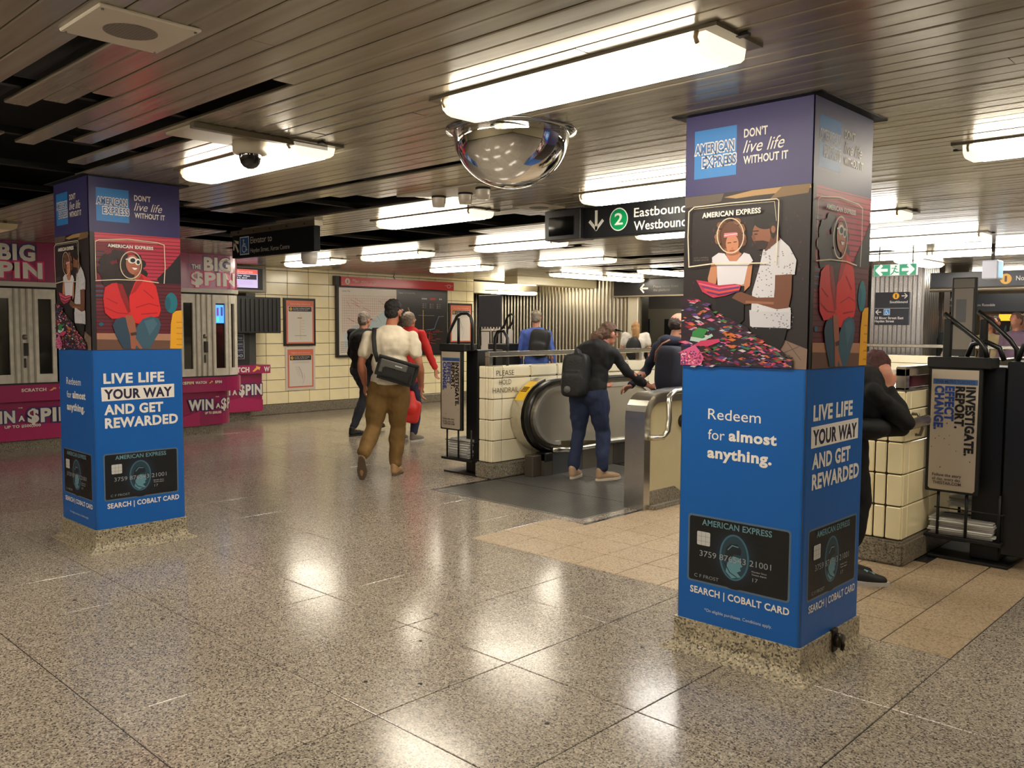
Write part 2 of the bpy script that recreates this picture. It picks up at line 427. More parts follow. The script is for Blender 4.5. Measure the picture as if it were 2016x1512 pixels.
for y in ROWS:
    off = sr.uniform(0, 3)
    for a, b in row_segments(y):
        # butt joints every few metres
        cuts = [a]; x = FX0+off
        while x < b:
            if x > a+.2 and x < b-.2: cuts.append(x)
            x += 3.66
        cuts.append(b)
        for p, q in zip(cuts, cuts[1:]):
            vis = False
            for t in (p, (p+q)/2, q, (3*p+q)/4, (p+3*q)/4):
                depth = -t*.691+y*.723; side = t*.723+y*.691
                if depth > 1.3 and abs(side) < depth*.62+.2 and .95/depth < .43: vis = True
            dz = sr.uniform(-.0015, .0015)
            if vis and y < 7.0 and nsl < 290:
                m = MB(); slat_box(m, p+.002, q-.002, y, dz); m.build('slat', ceiling); nsl += 1
            else: slat_box(far, p+.002, q-.002, y, dz)
tag(far.build('far_slats', ceiling), kind='stuff')

# ---- walls
def core(name, a, b, m): 
    w_ = MB(); w_.box(a, b, m); return struct(w_.build(name))
wall_left = core('wall_left', (-13.6, FY0, -.02), (-12.915, 12.34, H+.1), M_GROUT)
TW, TH = .415, .2035
# individual glazed tiles on the wall with the maps (facing +x)
rows = [.17+TH*i for i in range(13)]
yy = 12.34
tl = MB(); ycols = []
while yy > 6.2: ycols.append((yy-TW if yy < 12.3 else yy-.2, yy)); yy = ycols[-1][0]
for r, z0 in enumerate(rows):
    z1 = min(z0+TH, H+.05)
    if z1-z0 < .02: continue
    for (a, b) in ycols:
        piece('wall_tile', (.014, b-a-.008, z1-z0-.008), M_TILE, (-12.908, (a+b)/2, (z0+z1)/2), wall_left)
for z0 in rows:
    y = 6.2
    while y > FY0: tl.box((-12.915, y-TW+.004, z0+.004), (-12.901, y-.004, min(z0+TH, H+.05)-.004), M_TILE); y -= TW
tag(tl.build('wall_tiles_behind_booths', wall_left), kind='stuff')
for i, (z0, z1) in enumerate(((.17+TH*q, .17+TH*(q+1)) for q in range(11))):   # return at the end of the wall (facing +y side)
    pass
bs = MB(); bs.box((-12.915, FY0, 0), (-12.87, 12.36, .165), M_GRAN2, .01); struct(bs.build('baseboard_left'))
# far metal clad wall and what stands round the far hall
wf = MB(); wf.box((-15.6, 14.36, -.02), (-10.15, 14.6, H+.1), M_STEELD); wall_far = struct(wf.build('wall_far'))
x = -15.5; rm = None
rb = MB(); rb.prism([(-.042, 0), (-.036, -.014), (-.018, -.034), (.018, -.034), (.036, -.014), (.042, 0)], 'z', 0, H, M((176, 168, 150), .33, .95, noise_amt=.15, noise_scale=3))
ribmesh = rb.mesh('metal_rib')
while x < -10.4:
    o = bpy.data.objects.new('metal_rib', ribmesh); C.objects.link(o); o.parent = wall_far; o.location = (x, 14.36, 0); x += .097
t_ = MB(); t_.box((-10.42, 14.26, 0), (-10.17, 14.36, H), M((220, 212, 190), .3, .6), .01); struct(t_.build('trim_1'))
wr = MB(); wr.box((-15.6, 12.34, -.02), (-15.4, 14.6, H+.1), M_STEELD); struct(wr.build('wall_passage'))
# enclosing walls outside the frame
core('wall_back', (FX0, FY0-.2, -.02), (FX1, FY0, H+.4), M((190, 178, 146), .3)); core('wall_right', (FX1, FY0, -.02), (FX1+.2, FY1, H+.4), M((190, 178, 146), .3))
core('wall_end', (FX0, FY1, -.02), (FX1, FY1+.2, H+.4), M((120, 110, 92), .4)); 
core('wall_outer', (-15.8, FY0, -.02), (-15.6, FY1, H+.4), M((60, 58, 54), .6))
# cream soffit and boxed beam by the far hall
so = MB(); so.box((-13.2, 12.34, 2.18), (-12.9, 14.3, 2.42), M((214, 206, 176), .35), .01); struct(so.build('trim_2'))
# ================================================================== LIGHT FIXTURES
M_LENS = M((255, 243, 222), .4, emit=LAMP, name='lit lens'); M_LENSC = M((255, 250, 244), .4, emit=LAMP*1.15, name='lit lens cool')
M_ENDC = M((250, 236, 208), .35, emit=LAMP*.055)
def make_fixture(name, length, lens, label, endc=None):
    t = thing(name, label, 'light')
    L = length/2; w = .13
    fr = MB()
    for a, b in (((-L-.05, -w-.02, -.012), (L+.05, -w, 0)), ((-L-.05, w, -.012), (L+.05, w+.02, 0)), ((-L-.05, -w, -.012), (-L, w, 0)), ((L, -w, -.012), (L+.05, w, 0))):
        fr.box(a, b, M((120, 112, 96), .35, .5))
    fr.box((-L-.08, -.012, -.014), (-L-.04, .012, -.004), M_BLACK); fr.box((L+.04, -.012, -.014), (L+.08, .012, -.004), M_BLACK)
    fr.build('frame', t)
    d = .072
    prof = [(-w, -.006), (-w+.012, -.05), (-w+.035, -d+.006), (-w+.06, -d), (w-.06, -d), (w-.035, -d+.006), (w-.012, -.05), (w, -.006)]
    l = MB(); l.prism(prof, 'x', -L+.05, L-.05, lens); l.build('lens', t)
    for s in (-1, 1):
        e = MB(); e.prism([(p[0]*.99, p[1]*.99) for p in prof], 'x', s*(L-.05), s*L, endc or M_ENDC); e.build('end_cap', t)
    for s in (-1, 1):
        h = MB(); h.tube([(s*(L-.03), -w-.004, -.008), (s*(L-.03), -w-.012, -.03), (s*(L-.03), -w+.0, -.045)], .008, M((170, 150, 120), .4), 8)
        h.build('clip', t)
    return t
LW = [  # x centre, y centre, label
 (-2.13, 2.575, 'lit strip light directly above the mirror dome, the largest in the picture'),
 (-4.55, 2.60, 'lit strip light behind the white dome camera'),
 (-5.72, 4.97, 'lit strip light behind the three white cup lamps'),
 (-3.35, 4.97, 'lit strip light just above the eastbound westbound sign'),
 (-.82, 4.97, 'lit strip light at the right edge beyond the near column'),
 (-6.85, 7.27, 'lit strip light left of and below the eastbound sign monitor'),
 (-9.08, 7.27, 'lit strip light over the red trip map header, second from the left'),
 (-11.0, 7.27, 'lit strip light beside the white cup under the elevator sign'),
 (-4.52, 7.27, 'lit strip light peeking from under the eastbound westbound sign'),
 (-3.2, 7.27, 'short lit strip light right of the near column, above the long bright row'),
 (-7.9, 9.56, 'lit strip light above the lengthwise lamps near the metal wall'),
 (-10.3, 9.56, 'lit strip light nearest the right end of the cream tiled wall'),
 (-3.2, 9.42, 'bright strip light above the green running man sign, nearer row'),
 (-4.45, 9.42, 'lit strip light behind the near column in the nearer bright row'),
 (-4.32, 11.38, 'bright strip light over the green running man sign, left of the far row'),
 (-3.06, 11.38, 'bright strip light over the white hanging display, far row'),
 (-1.8, 11.38, 'bright strip light at the right edge of the far row'),
 (-5.6, 7.27, 'lit strip light hidden between the eastbound sign and the column')]
LW = [l for l in LW if l[0] != -5.6]
f0 = None
for x, y, lab in LW:
    cool = x > -5 and y > 7
    if f0 is None: f0 = make_fixture('ceiling_light', 1.26, M_LENS, lab); o = f0; o.location = (x, y, H); f1 = None
    elif cool:
        if f1 is None: f1 = make_fixture('ceiling_light', 1.26, M_LENSC, lab); o = f1; o.location = (x, y, H)
        else: o = dup(f1, (x, y, H), 0, lab)
    else: o = dup(f0, (x, y, H), 0, lab)
    o['group'] = 'fluorescent ceiling fixtures'
for x, y, lab in ((-10.05, 12.2, 'lengthwise strip light nearer the cream boxed beam'), (-10.05, 13.5, 'lengthwise strip light touching the metal wall corner'),
                  (-8.3, 12.4, 'lengthwise strip light above the platform sign, cut by the near column'), (-4.3, 12.7, 'slanting bright strip light right of the green running man sign'),
                  (-12.6, 13.2, 'small strip light low over the left end of the ribbed metal wall')):
    o = dup(f0, (x, y, H if x != -12.6 else 2.24), PI/2, lab); o['group'] = 'fluorescent ceiling fixtures'
for x, y, lab in ((-11.9, 16.4, 'strip light in the platform hall beyond the overhead platform sign'), (-9.6, 16.4, 'second strip light added to brighten the platform hall beyond the overhead platform sign'), (-4.0, 16.2, 'strip light added to brighten the front of the snack kiosk, behind the North header'), (-1.9, 16.2, 'strip light added for brightness right of the snack kiosk, behind the North header')):
    dup(f0, (x, y, H), 0, lab, 'fluorescent ceiling fixtures')  # lamps added to lift the dark platform hall and the kiosk
# the hall goes on behind the camera unseen; two left fixtures added to brighten floor and ceiling
for x, y in ((-3.3, .2), (-.95, .2), (-5.7, .2), (-2.1, -2.2), (-4.5, -2.2), (-8.0, -.6), (1.6, -1.2), (1.6, 4.97), (3.2, 7.3), (0, 9.4)):
    dup(f0, (x, y, H), 0, 'unseen strip light on the ceiling grid outside the frame, placed to light the hall', 'fixtures outside the frame')

M_OFF = M((230, 196, 150), .4, emit=.12)
o = make_fixture('ceiling_light', 1.26, M_OFF, 'nearly dark strip light over the booths at the left edge', M((214, 196, 160), .4)); o.location = (-9.75, 2.62, H)
# ================================================================== CEILING ITEMS
# square loudspeaker panel
t = thing('ceiling_speaker', 'white square ceiling loudspeaker with round grey grille, near camera at top left', 'speaker', (-2.865, 1.21, H))
b = MB(); b.box((-.165, -.16, -.012), (.165, .16, .0), M((205, 196, 180), .45), .004); b.build('panel', t)
cv = Cv((0, 0, -.0125), (1, 0, 0), (0, -1, 0), .6); cv.ell(0, 0, .082, .082, (128, 118, 110), 40)
for i in range(-7, 8):
    for j in range(-7, 8):
        if math.hypot(i, j) < 7.2: cv.ell(i*.0108, j*.0108, .003, .003, (86, 78, 72), 6, up=False)
cv.build('grille', t)
sc_ = MB()
for sx in (-1, 1):
    for sy in (-1, 1): sc_.cyl((sx*.15, sy*.145, -.016), (sx*.15, sy*.145, -.01), .005, M((110, 104, 96), .4, .6), 8)
sc_.build('screws', t)
t = thing('ceiling_speaker', 'flat white square loudspeaker panel behind the mirror dome, over the eastbound sign', 'speaker', (-4.64, 5.15, H))
b = MB(); b.box((-.15, -.15, -.012), (.15, .15, .0), M((190, 182, 166), .45), .004); b.build('panel', t)
cv = Cv((0, 0, -.0125), (1, 0, 0), (0, -1, 0), .6); cv.ell(0, 0, .08, .08, (100, 94, 88), 30); cv.build('grille', t)
# security dome camera on its trim panel
t = thing('camera_panel', 'pale rectangular access panel with dark edge strip in front of a strip light', 'panel', (-4.1, 2.26, H))
b = MB(); b.box((-.16, -.30, -.014), (.16, .24, 0), M((176, 166, 144), .4), .003); b.build('plate', t)
b = MB(); b.box((.14, -.32, -.03), (.18, .42, -.004), M((96, 86, 66), .5)); b.build('edge_strip', t)
t = thing('dome_camera', 'white dome security camera with dark glass hanging before a strip light', 'camera', (-4.1, 2.33, H-.013))
b = MB(); b.lathe([(.0, 0), (.086, 0), (.088, -.045), (.084, -.062), (.06, -.066), (0, -.066)], (0, 0, 0), M((196, 188, 172), .4), 40); b.build('housing', t)
b = MB(); b.lathe([(.056, -.064), (.055, -.085), (.048, -.11), (.034, -.127), (.016, -.136), (0, -.138)], (0, 0, 0), M((14, 14, 18), .08, coat=.6), 32); b.build('dome', t)
cv = Cv((.0, -.0885, -.035), (1, 0, 0), (0, 0, 1), .5); cv.text('208', -.05, -.02, 0, .018, (60, 58, 55)); cv.build('lettering', t)
# mirror dome
t = thing('mirror_dome', 'large chrome half dome mirror hanging from the ceiling in the middle', 'mirror', (-2.98, 3.1, H))
b = MB(); R = .285; b.lathe([(R*math.cos(math.radians(a)), -.012-.262*math.sin(math.radians(a))) for a in range(0, 91, 5)], (0, 0, 0), M_CHROME, 64); b.build('mirror', t)
b = MB(); b.lathe([(R-.004, 0), (R+.035, 0), (R+.035, -.006), (R, -.014), (R-.004, -.014)], (0, 0, 0), M((150, 150, 150), .12, .9), 64); b.build('rim', t)
b = MB()
for a in range(0, 360, 90): b.cyl(((R+.022)*math.cos(math.radians(a+20)), (R+.022)*math.sin(math.radians(a+20)), -.01), ((R+.022)*math.cos(math.radians(a+20)), (R+.022)*math.sin(math.radians(a+20)), -.005), .006, M_BLACK, 8)
b.build('rivets', t)
# three cup lamps on their plate
t = thing('lamp_plate', 'white mounting plate carrying the three small cup lamps', 'plate', (-4.62, 4.2, H))
b = MB(); b.prism([(-.42, -.16), (.42, -.16), (.48, .05), (-.05, .14)], 'z', -.012, 0, M((176, 168, 150), .45)); b.build('plate', t)
c0 = None
for (x, y), lab in zip(((-4.78, 4.22), (-4.52, 4.24), (-4.26, 4.16)), ('left cup lamp of the three on the white plate', 'middle cup lamp of the three on the white plate', 'right cup lamp of the three, nearest the mirror dome')):
    if c0 is None:
        c0 = thing('cup_lamp', lab, 'lamp', (x, y, H-.012), 0, 'unlit white cup lamps')
        b = MB(); b.lathe([(0, 0), (.052, 0), (.052, -.014), (0, -.014)], (0, 0, 0), M_BLACK, 28); b.build('collar', c0)
        b = MB(); b.lathe([(.05, -.014), (.05, -.045), (.043, -.078), (0, -.082)], (0, 0, 0), M((206, 198, 186), .25), 28); b.build('cup', c0)
    else: dup(c0, (x, y, H-.012), 0, lab)
# elevator sign
BK = (24, 26, 30)
t = thing('hanging_sign', 'black hanging sign reading Elevator to, with wheelchair symbol, by the magenta booths', 'sign', (-7.5, 4.5, 0))
b = MB(); b.box((-.74, -.035, 2.175), (.74, .035, 2.40), M(BK, .65, spec=.15), .004); b.build('board', t)
b = MB(); b.box((-.76, -.04, 2.40), (.76, .05, 2.449), M((120, 112, 96), .35, .5)); b.build('mounting_rail', t)
b = MB()
for x in (-.6, -.3, .0, .3, .6): b.cyl((x, -.046, 2.425), (x, -.04, 2.425), .008, M_BLACK, 8)
b.build('bolts', t)
cv = Cv((0, -.0355, 0), (1, 0, 0), (0, 0, 1), .4)
arrow(cv, -.655, 2.29, .125, .028, 125, (225, 218, 200)); wheelchair(cv, -.49, 2.29, .16, (20, 90, 160))
cv.text('Elevator to', -.37, .03, 2.305, .062, (215, 208, 192)); cv.text('Hayden Street, Xerox Centre', -.37, .34, 2.215, .042, (200, 194, 180)); cv.build('lettering', t)
t = thing('cup_lamp', 'white cylindrical cup hanging below the right end of the elevator sign', 'lamp', (-6.98, 4.56, 2.174))
b = MB(); b.lathe([(0, 0), (.075, 0), (.077, -.05), (.068, -.10), (.06, -.108), (0, -.108)], (0, 0, 0), M((206, 200, 192), .3), 28); b.build('cup', t)
b = MB(); b.lathe([(0, .001), (.04, .001), (.04, -.001), (0, -.001)], (0, 0, 0), M_BLACK, 20); b.build('collar', t)
# eastbound / westbound sign with end monitor
t = thing('hanging_sign', 'black hanging sign with down arrow, green 2, Eastbound Westbound', 'sign', (-3.6, 5.5, 0))
b = MB(); b.box((-.82, -.05, 2.205), (1.2, .05, 2.448), M(BK, .45, spec=.3), .004); b.build('board', t)
cv = Cv((0, -.0505, 0), (1, 0, 0), (0, 0, 1), .3)
arrow(cv, -.70, 2.34, .14, .026, -90, (235, 235, 230)); 
cv.ell(-.48, 2.33, .088, .088, (235, 240, 235), 36); cv.ell(-.48, 2.33, .080, .080, (0, 160, 95), 36); cv.text('2', -.52, -.44, 2.29, .085, (240, 245, 240), .02)
cv.text('Eastbound', -.335, .13, 2.335, .066, (235, 235, 230), .012); cv.text('Westbound', -.335, .13, 2.235, .066, (235, 235, 230), .012); cv.build('lettering', t)
t = thing('sign_monitor', 'black monitor box with switched off screen at the end of the eastbound sign', 'monitor', (-4.62, 5.5, 0))
b = MB(); b.box((-.19, -.09, 2.205), (.19, .09, 2.448), M((30, 31, 34), .4), .005); b.build('case', t)
b = MB(); b.box((-.14, -.095, 2.24), (.12, -.085, 2.39), M((8, 9, 12), .1)); b.build('screen', t)
# exit sign, hanging display
t = thing('exit_sign', 'green and white running man exit sign with two arrows', 'sign', (-4.0, 11.0, 0))
b = MB(); b.box((-.255, -.03, 2.15), (.255, .03, 2.29), M((225, 230, 225), .4), .004); b.build('case', t)
b = MB(); b.cyl((-.2, 0, 2.29), (-.2, 0, H), .008, M_STEELD); b.cyl((.2, 0, 2.29), (.2, 0, H), .008, M_STEELD); b.build('rods', t)
GR = (0, 150, 105)
cv = Cv((0, -.0305, 0), (1, 0, 0), (0, 0, 1), .4, emit=.25); cv.rect(-.25, 2.155, .25, 2.285, GR); cv.rect(-.055, 2.155, .055, 2.285, (235, 245, 240))
cv.ell(.012, 2.262, .012, .012, GR, 12); cv.line([(.005, 2.245), (-.01, 2.21), (.02, 2.19), (.045, 2.19)], .014, GR); cv.line([(-.01, 2.21), (-.02, 2.185), (-.045, 2.165)], .014, GR); cv.line([(-.035, 2.24), (0, 2.24), (.03, 2.225)], .009, GR)
arrow(cv, -.155, 2.22, .12, .035, 180, (240, 248, 244)); arrow(cv, .155, 2.22, .12, .035, 0, (240, 248, 244)); cv.build('pictogram', t)
t = thing('hanging_display', 'white cased display hanging end on near the north sign', 'monitor', (-2.86, 10.7, 0))
b = MB(); b.box((-.09, -.0, 2.06), (.07, .22, 2.27), M((205, 205, 215), .35), .01); b.build('case', t)
b = MB(); b.box((.07, .02, 2.08), (.074, .2, 2.25), M((150, 190, 210), .2, emit=.8)); b.build('screen', t)
b = MB(); b.cyl((-.01, .11, 2.27), (-.01, .11, H), .02, M_STEELD); b.build('rod', t)

# ================================================================== ADVERTISING COLUMNS
ZB, ZC, ZN, ZT = .147, 1.329, 2.092, 2.447
NAVY, BLUE = (50, 46, 104), (0, 92, 176)
WH = (232, 228, 222)
CW = .60
Q3 = [(76, 525), (705, 452), (688, 1378), (55, 1357)]      # traced corners: couple picture
Q5 = [(362, 515), (1034, 568), (1047, 1390), (372, 1401)]  # traced corners: woman in red
def quad(z0, z1): return [(0, z1), (CW, z1), (CW, z0), (0, z0)]
def header(cv, r=None):
    cv.h = None
    cv.rect(0, ZN, CW, ZT, NAVY)
    cv.rect(.045, 2.165, .255, 2.378, (40, 128, 205))
    for tx, a, b, z in (('AMERICAN', .05, .243, 2.275), ('EXPRESS', .088, .253, 2.215)):
        cv.otext(tx, a, b, z, .040, (40, 100, 170), WH, .12, .025)
    cv.text("DON'T", .29, .40, 2.318, .034, WH, .03); cv.text('live life', .287, .478, 2.252, .052, WH, .0, .35); cv.text('WITHOUT IT', .29, .495, 2.205, .032, WH, .03)
def card(cv, x0, x1, z0, z1):
    cv.h = None; w, h = x1-x0, z1-z0
    def rr(a, b, c, d, r, col):
        pts = []
        for cx, cy, s in ((c-r, d-r, 0), (a+r, d-r, 90), (a+r, b+r, 180), (c-r, b+r, 270)): pts += [(cx+r*math.cos(math.radians(s+t)), cy+r*math.sin(math.radians(s+t))) for t in (0, 30, 60, 90)]
        cv.poly(pts, col)
    rr(x0, z0, x1, z1, .016, (84, 108, 134)); rr(x0+.009, z0+.009, x1-.009, z1-.009, .01, (11, 12, 16))
    cx, cy = x0+.475*w, z0+.47*h
    for k, col in ((1.75, (13, 17, 24)), (1.5, (16, 24, 34)), (1.25, (20, 34, 46))): cv.ell(cx, cy, .145*w*k, .27*h*k if k < 1.7 else .46*h, col, 30)
    g = random.Random(4)
    for i in range(26):
        a = z0+.1*h+i*.03*h; cv.line([(x0+.06*w, a), (x1-.06*w, a+.004)], .0006, (30, 46, 60), up=False)
    cv.k += 1
    cv.ell(cx, cy, .145*w, .33*h, (62, 104, 126), 34); cv.ell(cx, cy, .128*w, .305*h, (36, 62, 76), 34)
    e = lambda x, y: (cx+x*w, cy+y*h)
    cv.poly([e(-.08, -.22), e(-.06, -.05), e(-.02, .02), e(.05, .01), e(.06, -.05), e(.085, -.1), e(.06, -.13), e(.07, -.17), e(.03, -.2), e(.07, -.26), e(-.02, -.3)], (96, 144, 160))
    cv.poly([e(-.09, .02), e(-.08, .12), e(-.04, .19), e(.03, .2), e(.07, .13), e(.065, .05), e(.0, .05), e(-.03, -.02), e(-.06, -.08)], (22, 34, 42))
    cv.line([e(-.06, .1), e(-.02, .17), e(.04, .16)], .004, (110, 150, 166)); cv.line([e(-.09, -.1), e(-.04, -.22), e(.03, -.27)], .004, (24, 36, 44))
    rr(x0+.1*w, z0+.56*h, x0+.235*w, z0+.76*h, .006, (196, 196, 196))
    for q in (.62, .69): cv.line([(x0+.1*w, z0+q*h), (x0+.235*w, z0+q*h)], .001, (90, 90, 90), up=False)
    cv.line([(x0+.145*w, z0+.56*h), (x0+.145*w, z0+.76*h)], .001, (90, 90, 90), up=False); cv.line([(x0+.19*w, z0+.56*h), (x0+.19*w, z0+.76*h)], .001, (90, 90, 90))
    cv.text('AMERICAN EXPRESS', x0+.15*w, x0+.83*w, z0+.86*h, .026, (104, 146, 160), .02)
    cv.text('3759 876543 21001', x0+.13*w, x0+.83*w, z0+.40*h, .026, (150, 158, 162)); cv.text('C F FROST', x0+.08*w, x0+.33*w, z0+.08*h, .015, (140, 148, 152))
    cv.text('Member Since', x0+.65*w, x0+.79*w, z0+.32*h, .007, (190, 190, 190)); cv.text('Toutes depuis', x0+.65*w, x0+.79*w, z0+.28*h, .007, (190, 190, 190)); cv.text('17', x0+.66*w, x0+.71*w, z0+.19*h, .016, (150, 158, 162))
def cardbox(cv): return (.05, .555, .33, .645)
def make_column():
    t = thing('advertising_column', '', 'column', (0, 0, 0))
    # core + granite base with a flared foot; origin of the column at its near corner
    b = MB(); b.box((-CW, 0, .10), (0, CW, ZT), M_STEELD); b.build('core', t)
    g = MB(); o = .012
    lv = [(o, ZB), (o, .060), (o+.008, .038), (o+.024, .018), (o+.046, .008), (o+.050, .0)]
    vs = []; fs = []
    for d, z in lv: vs += [(-CW-d, -d, z), (d, -d, z), (d, CW+d, z), (-CW-d, CW+d, z)]
    for i in range(len(lv)-1):
        for k in range(4): fs.append((i*4+k, i*4+(k+1) % 4, (i+1)*4+(k+1) % 4, (i+1)*4+k))
    fs.append((0, 1, 2, 3)); g.add(vs, fs, M_GRAN); g.build('granite_base', t)
    r = .012                                        # vinyl wrap: rounded corners, slightly wrinkled
    for nm, z0, z1, col in (('lower_wrap', ZB, ZC, BLUE), ('picture_wrap', ZC, ZN, (32, 26, 28)), ('upper_wrap', ZN, ZT, NAVY)):
        pts = []
        for cx, cy, s in ((-r, r, 270), (-r, CW-r, 0), (-CW+r, CW-r, 90), (-CW+r, r, 180)): pts += [(cx+(r+.004)*math.cos(math.radians(s+a)), cy+(r+.004)*math.sin(math.radians(s+a))) for a in (0, 30, 60, 90)]
        m = MB(); m.prism(pts, 'z', z0, z1, M(col, .40, bump=.18, bump_scale=5)); m.build(nm, t)
    # ---- face towards -y : couple with fabrics
    cv = Cv((-CW, -.0045, 0), (1, 0, 0), (0, 0, 1), .46)
    header(cv); cv.build('header_print', t)
    cv = Cv((-CW, -.0045, 0), (1, 0, 0), (0, 0, 1), .46)
    cv.hom(Q3, quad(ZC, ZN)); P = cv.poly; g = random.Random(5)
    P(Q3, (34, 26, 30))
    for i in range(90): x = g.uniform(95, 680); yy = g.uniform(600, 1000); cv.ell(x, yy, g.uniform(2, 5), g.uniform(4, 12), g.choice([(60, 28, 38), (74, 30, 40), (52, 36, 40)]), 6, up=False)
    cv.k += 1
    P([(700, 455), (705, 475), (560, 500), (430, 515), (330, 530), (270, 525), (410, 490)], (176, 140, 92)); P([(76, 527), (270, 505), (255, 545), (76, 580)], (92, 80, 72)); P([(560, 470), (700, 455), (690, 500), (500, 530)], (126, 98, 62))
    P([(540, 1215), (692, 1275), (688, 1378), (560, 1374)], (130, 108, 96)); cv.line([(560, 1300), (650, 1262)], 3, (80, 66, 60)); cv.line([(590, 1240), (660, 1330)], 3, (80, 66, 60))
    # woman
    for i in range(46):
        a = g.uniform(0, 2*PI); d = g.uniform(.55, 1.0); cv.ell(305+72*d*math.cos(a), 705+72*d*math.sin(a)*1.1, 16, 17, g.choice([(128, 84, 58), (104, 66, 46), (150, 102, 70)]), 8, up=False)
    cv.k += 1
    cv.ell(305, 715, 58, 66, (96, 60, 44)); P([(285, 770), (345, 770), (350, 825), (280, 825)], (176, 112, 80)); cv.ell(312, 752, 32, 48, (196, 132, 100))
    P([(272, 700), (335, 695), (340, 712), (270, 722)], (206, 120, 130)); cv.line([(272, 712), (338, 702)], 3, (240, 220, 220))
    cv.line([(290, 748), (306, 746)], 4, (60, 36, 28)); cv.line([(320, 744), (334, 742)], 4, (60, 36, 28)); cv.line([(310, 775), (318, 772)], 4, (170, 100, 78)); cv.line([(302, 787), (322, 784)], 5, (150, 60, 62))
    P([(213, 835), (190, 925), (195, 955), (232, 950), (245, 865)], (190, 130, 98)); P([(384, 850), (415, 855), (402, 960), (360, 1000), (340, 985), (372, 930)], (190, 130, 98))
    P([(212, 820), (245, 797), (275, 800), (300, 838), (335, 838), (372, 795), (400, 803), (418, 835), (392, 858), (372, 950), (340, 962), (240, 958), (236, 862), (213, 842)], (214, 212, 222)); P([(280, 800), (300, 838), (335, 838), (362, 800), (345, 790), (290, 790)], (190, 128, 98))
    P([(225, 960), (375, 960), (372, 1130), (330, 1170), (236, 1120)], (20, 18, 24))
    # man
    P([(400, 1080), (610, 1078), (608, 1172), (560, 1176), (478, 1198), (404, 1160)], (196, 196, 206)); P([(420, 1165), (592, 1170), (575, 1240), (548, 1286), (450, 1225)], (20, 18, 22))
    P([(470, 775), (552, 722), (600, 765), (636, 830), (628, 902), (534, 905), (525, 1015), (610, 1070), (600, 1090), (410, 1085), (415, 990), (450, 870)], (204, 204, 212))
    for i in range(150):
        x = g.uniform(425, 625); yy = g.uniform(770, 1180)
        if x < 445+(900-yy)*.1 or (905 < yy < 1075 and x > 520): continue
        cv.ell(x, yy, 4, 3, (120, 118, 132), 5, up=False)
    cv.k += 1
    P([(530, 906), (615, 900), (612, 1000), (598, 1068), (540, 1076), (430, 1045), (380, 1052), (312, 1020), (345, 985), (440, 1018), (528, 1016)], (112, 70, 52)); cv.line([(385, 1040), (520, 1045)], 12, (150, 98, 72))
    P([(468, 730), (545, 700), (555, 730), (480, 790)], (96, 58, 44)); cv.ell(462, 705, 46, 66, (138, 88, 66)); cv.ell(478, 638, 58, 42, (22, 16, 16)); P([(500, 650), (540, 640), (545, 690), (520, 730), (505, 700)], (34, 24, 22)); cv.ell(520, 680, 11, 18, (140, 88, 66)); P([(425, 738), (470, 735), (498, 742), (480, 778), (442, 780)], (44, 28, 26)); cv.line([(420, 690), (446, 688)], 5, (34, 22, 20)); cv.line([(424, 705), (440, 704)], 5, (30, 20, 18)); P([(412, 715), (426, 700), (432, 730), (420, 738)], (120, 76, 58))
    # cloth in their hands
    P([(135, 932), (190, 940), (250, 958), (330, 950), (360, 955), (352, 985), (280, 1010), (220, 1020), (165, 990)], (186, 52, 82))
    for i, c in enumerate(((220, 110, 130), (80, 60, 130), (222, 90, 60), (60, 50, 110))): cv.line([(150+i*14, 950+i*14), (250, 972+i*11), (350, 958+i*9)], 6, c)
    # heap of fabrics
    P([(60, 1022), (120, 1020), (185, 1045), (232, 1110), (300, 1120), (390, 1165), (450, 1262), (560, 1275), (625, 1335), (622, 1374), (57, 1357)], (44, 28, 42))
    top = lambda x: 1025+max(0, x-150)*.62 if x < 480 else 1232+(x-480)*.6
    cols = [(190, 60, 90), (150, 30, 50), (90, 60, 130), (40, 100, 110), (200, 110, 60), (200, 190, 200), (60, 120, 70), (220, 110, 150), (40, 40, 90), (120, 40, 60), (30, 24, 34), (70, 50, 70)]
    for i in range(420):
        x = g.uniform(62, 615); yy = g.uniform(top(x)+6, 1366); s = g.uniform(5, 17); a = g.uniform(-.5, .5)
        P([(x-s*1.5, yy-s*.3+a*s), (x, yy-s*.6), (x+s*1.4, yy-a*s), (x+s*.2, yy+s*.45)], g.choice(cols), False)
        if i % 40 == 0: cv.k += 1
    cv.k += 1
    P([(118, 1190), (150, 1170), (196, 1178), (170, 1222), (115, 1215)], (50, 130, 70)); P([(110, 1215), (170, 1224), (215, 1200), (222, 1212), (160, 1245), (105, 1235)], (170, 200, 190)); P([(120, 1262), (160, 1235), (252, 1225), (258, 1240), (200, 1262)], (196, 60, 100))
    P([(58, 1290), (130, 1255), (175, 1318), (160, 1360), (57, 1357)], (206, 92, 140))
    for i in range(110): cv.ell(g.uniform(60, 160), g.uniform(1290, 1355), 4, 4, g.choice([(120, 30, 70), (240, 190, 210), (60, 50, 110), (200, 50, 80)]), 6, up=False)
    cv.k += 1
    LN = (226, 214, 190)
    cv.line([(103, 598), (130, 575), (300, 555), (540, 532), (551, 540), (549, 640), (541, 790), (538, 850)], 5, LN); cv.line([(103, 598), (98, 720), (102, 868)], 5, LN); cv.line([(102, 868), (230, 850), (400, 848), (492, 846)], 6, LN); cv.line([(130, 585), (300, 566), (530, 545), (540, 640)], 2, LN)
    cv.line([(311+66*math.cos(2*PI*i/30), 713+85*math.sin(2*PI*i/30)) for i in range(30)], 5, LN, True)
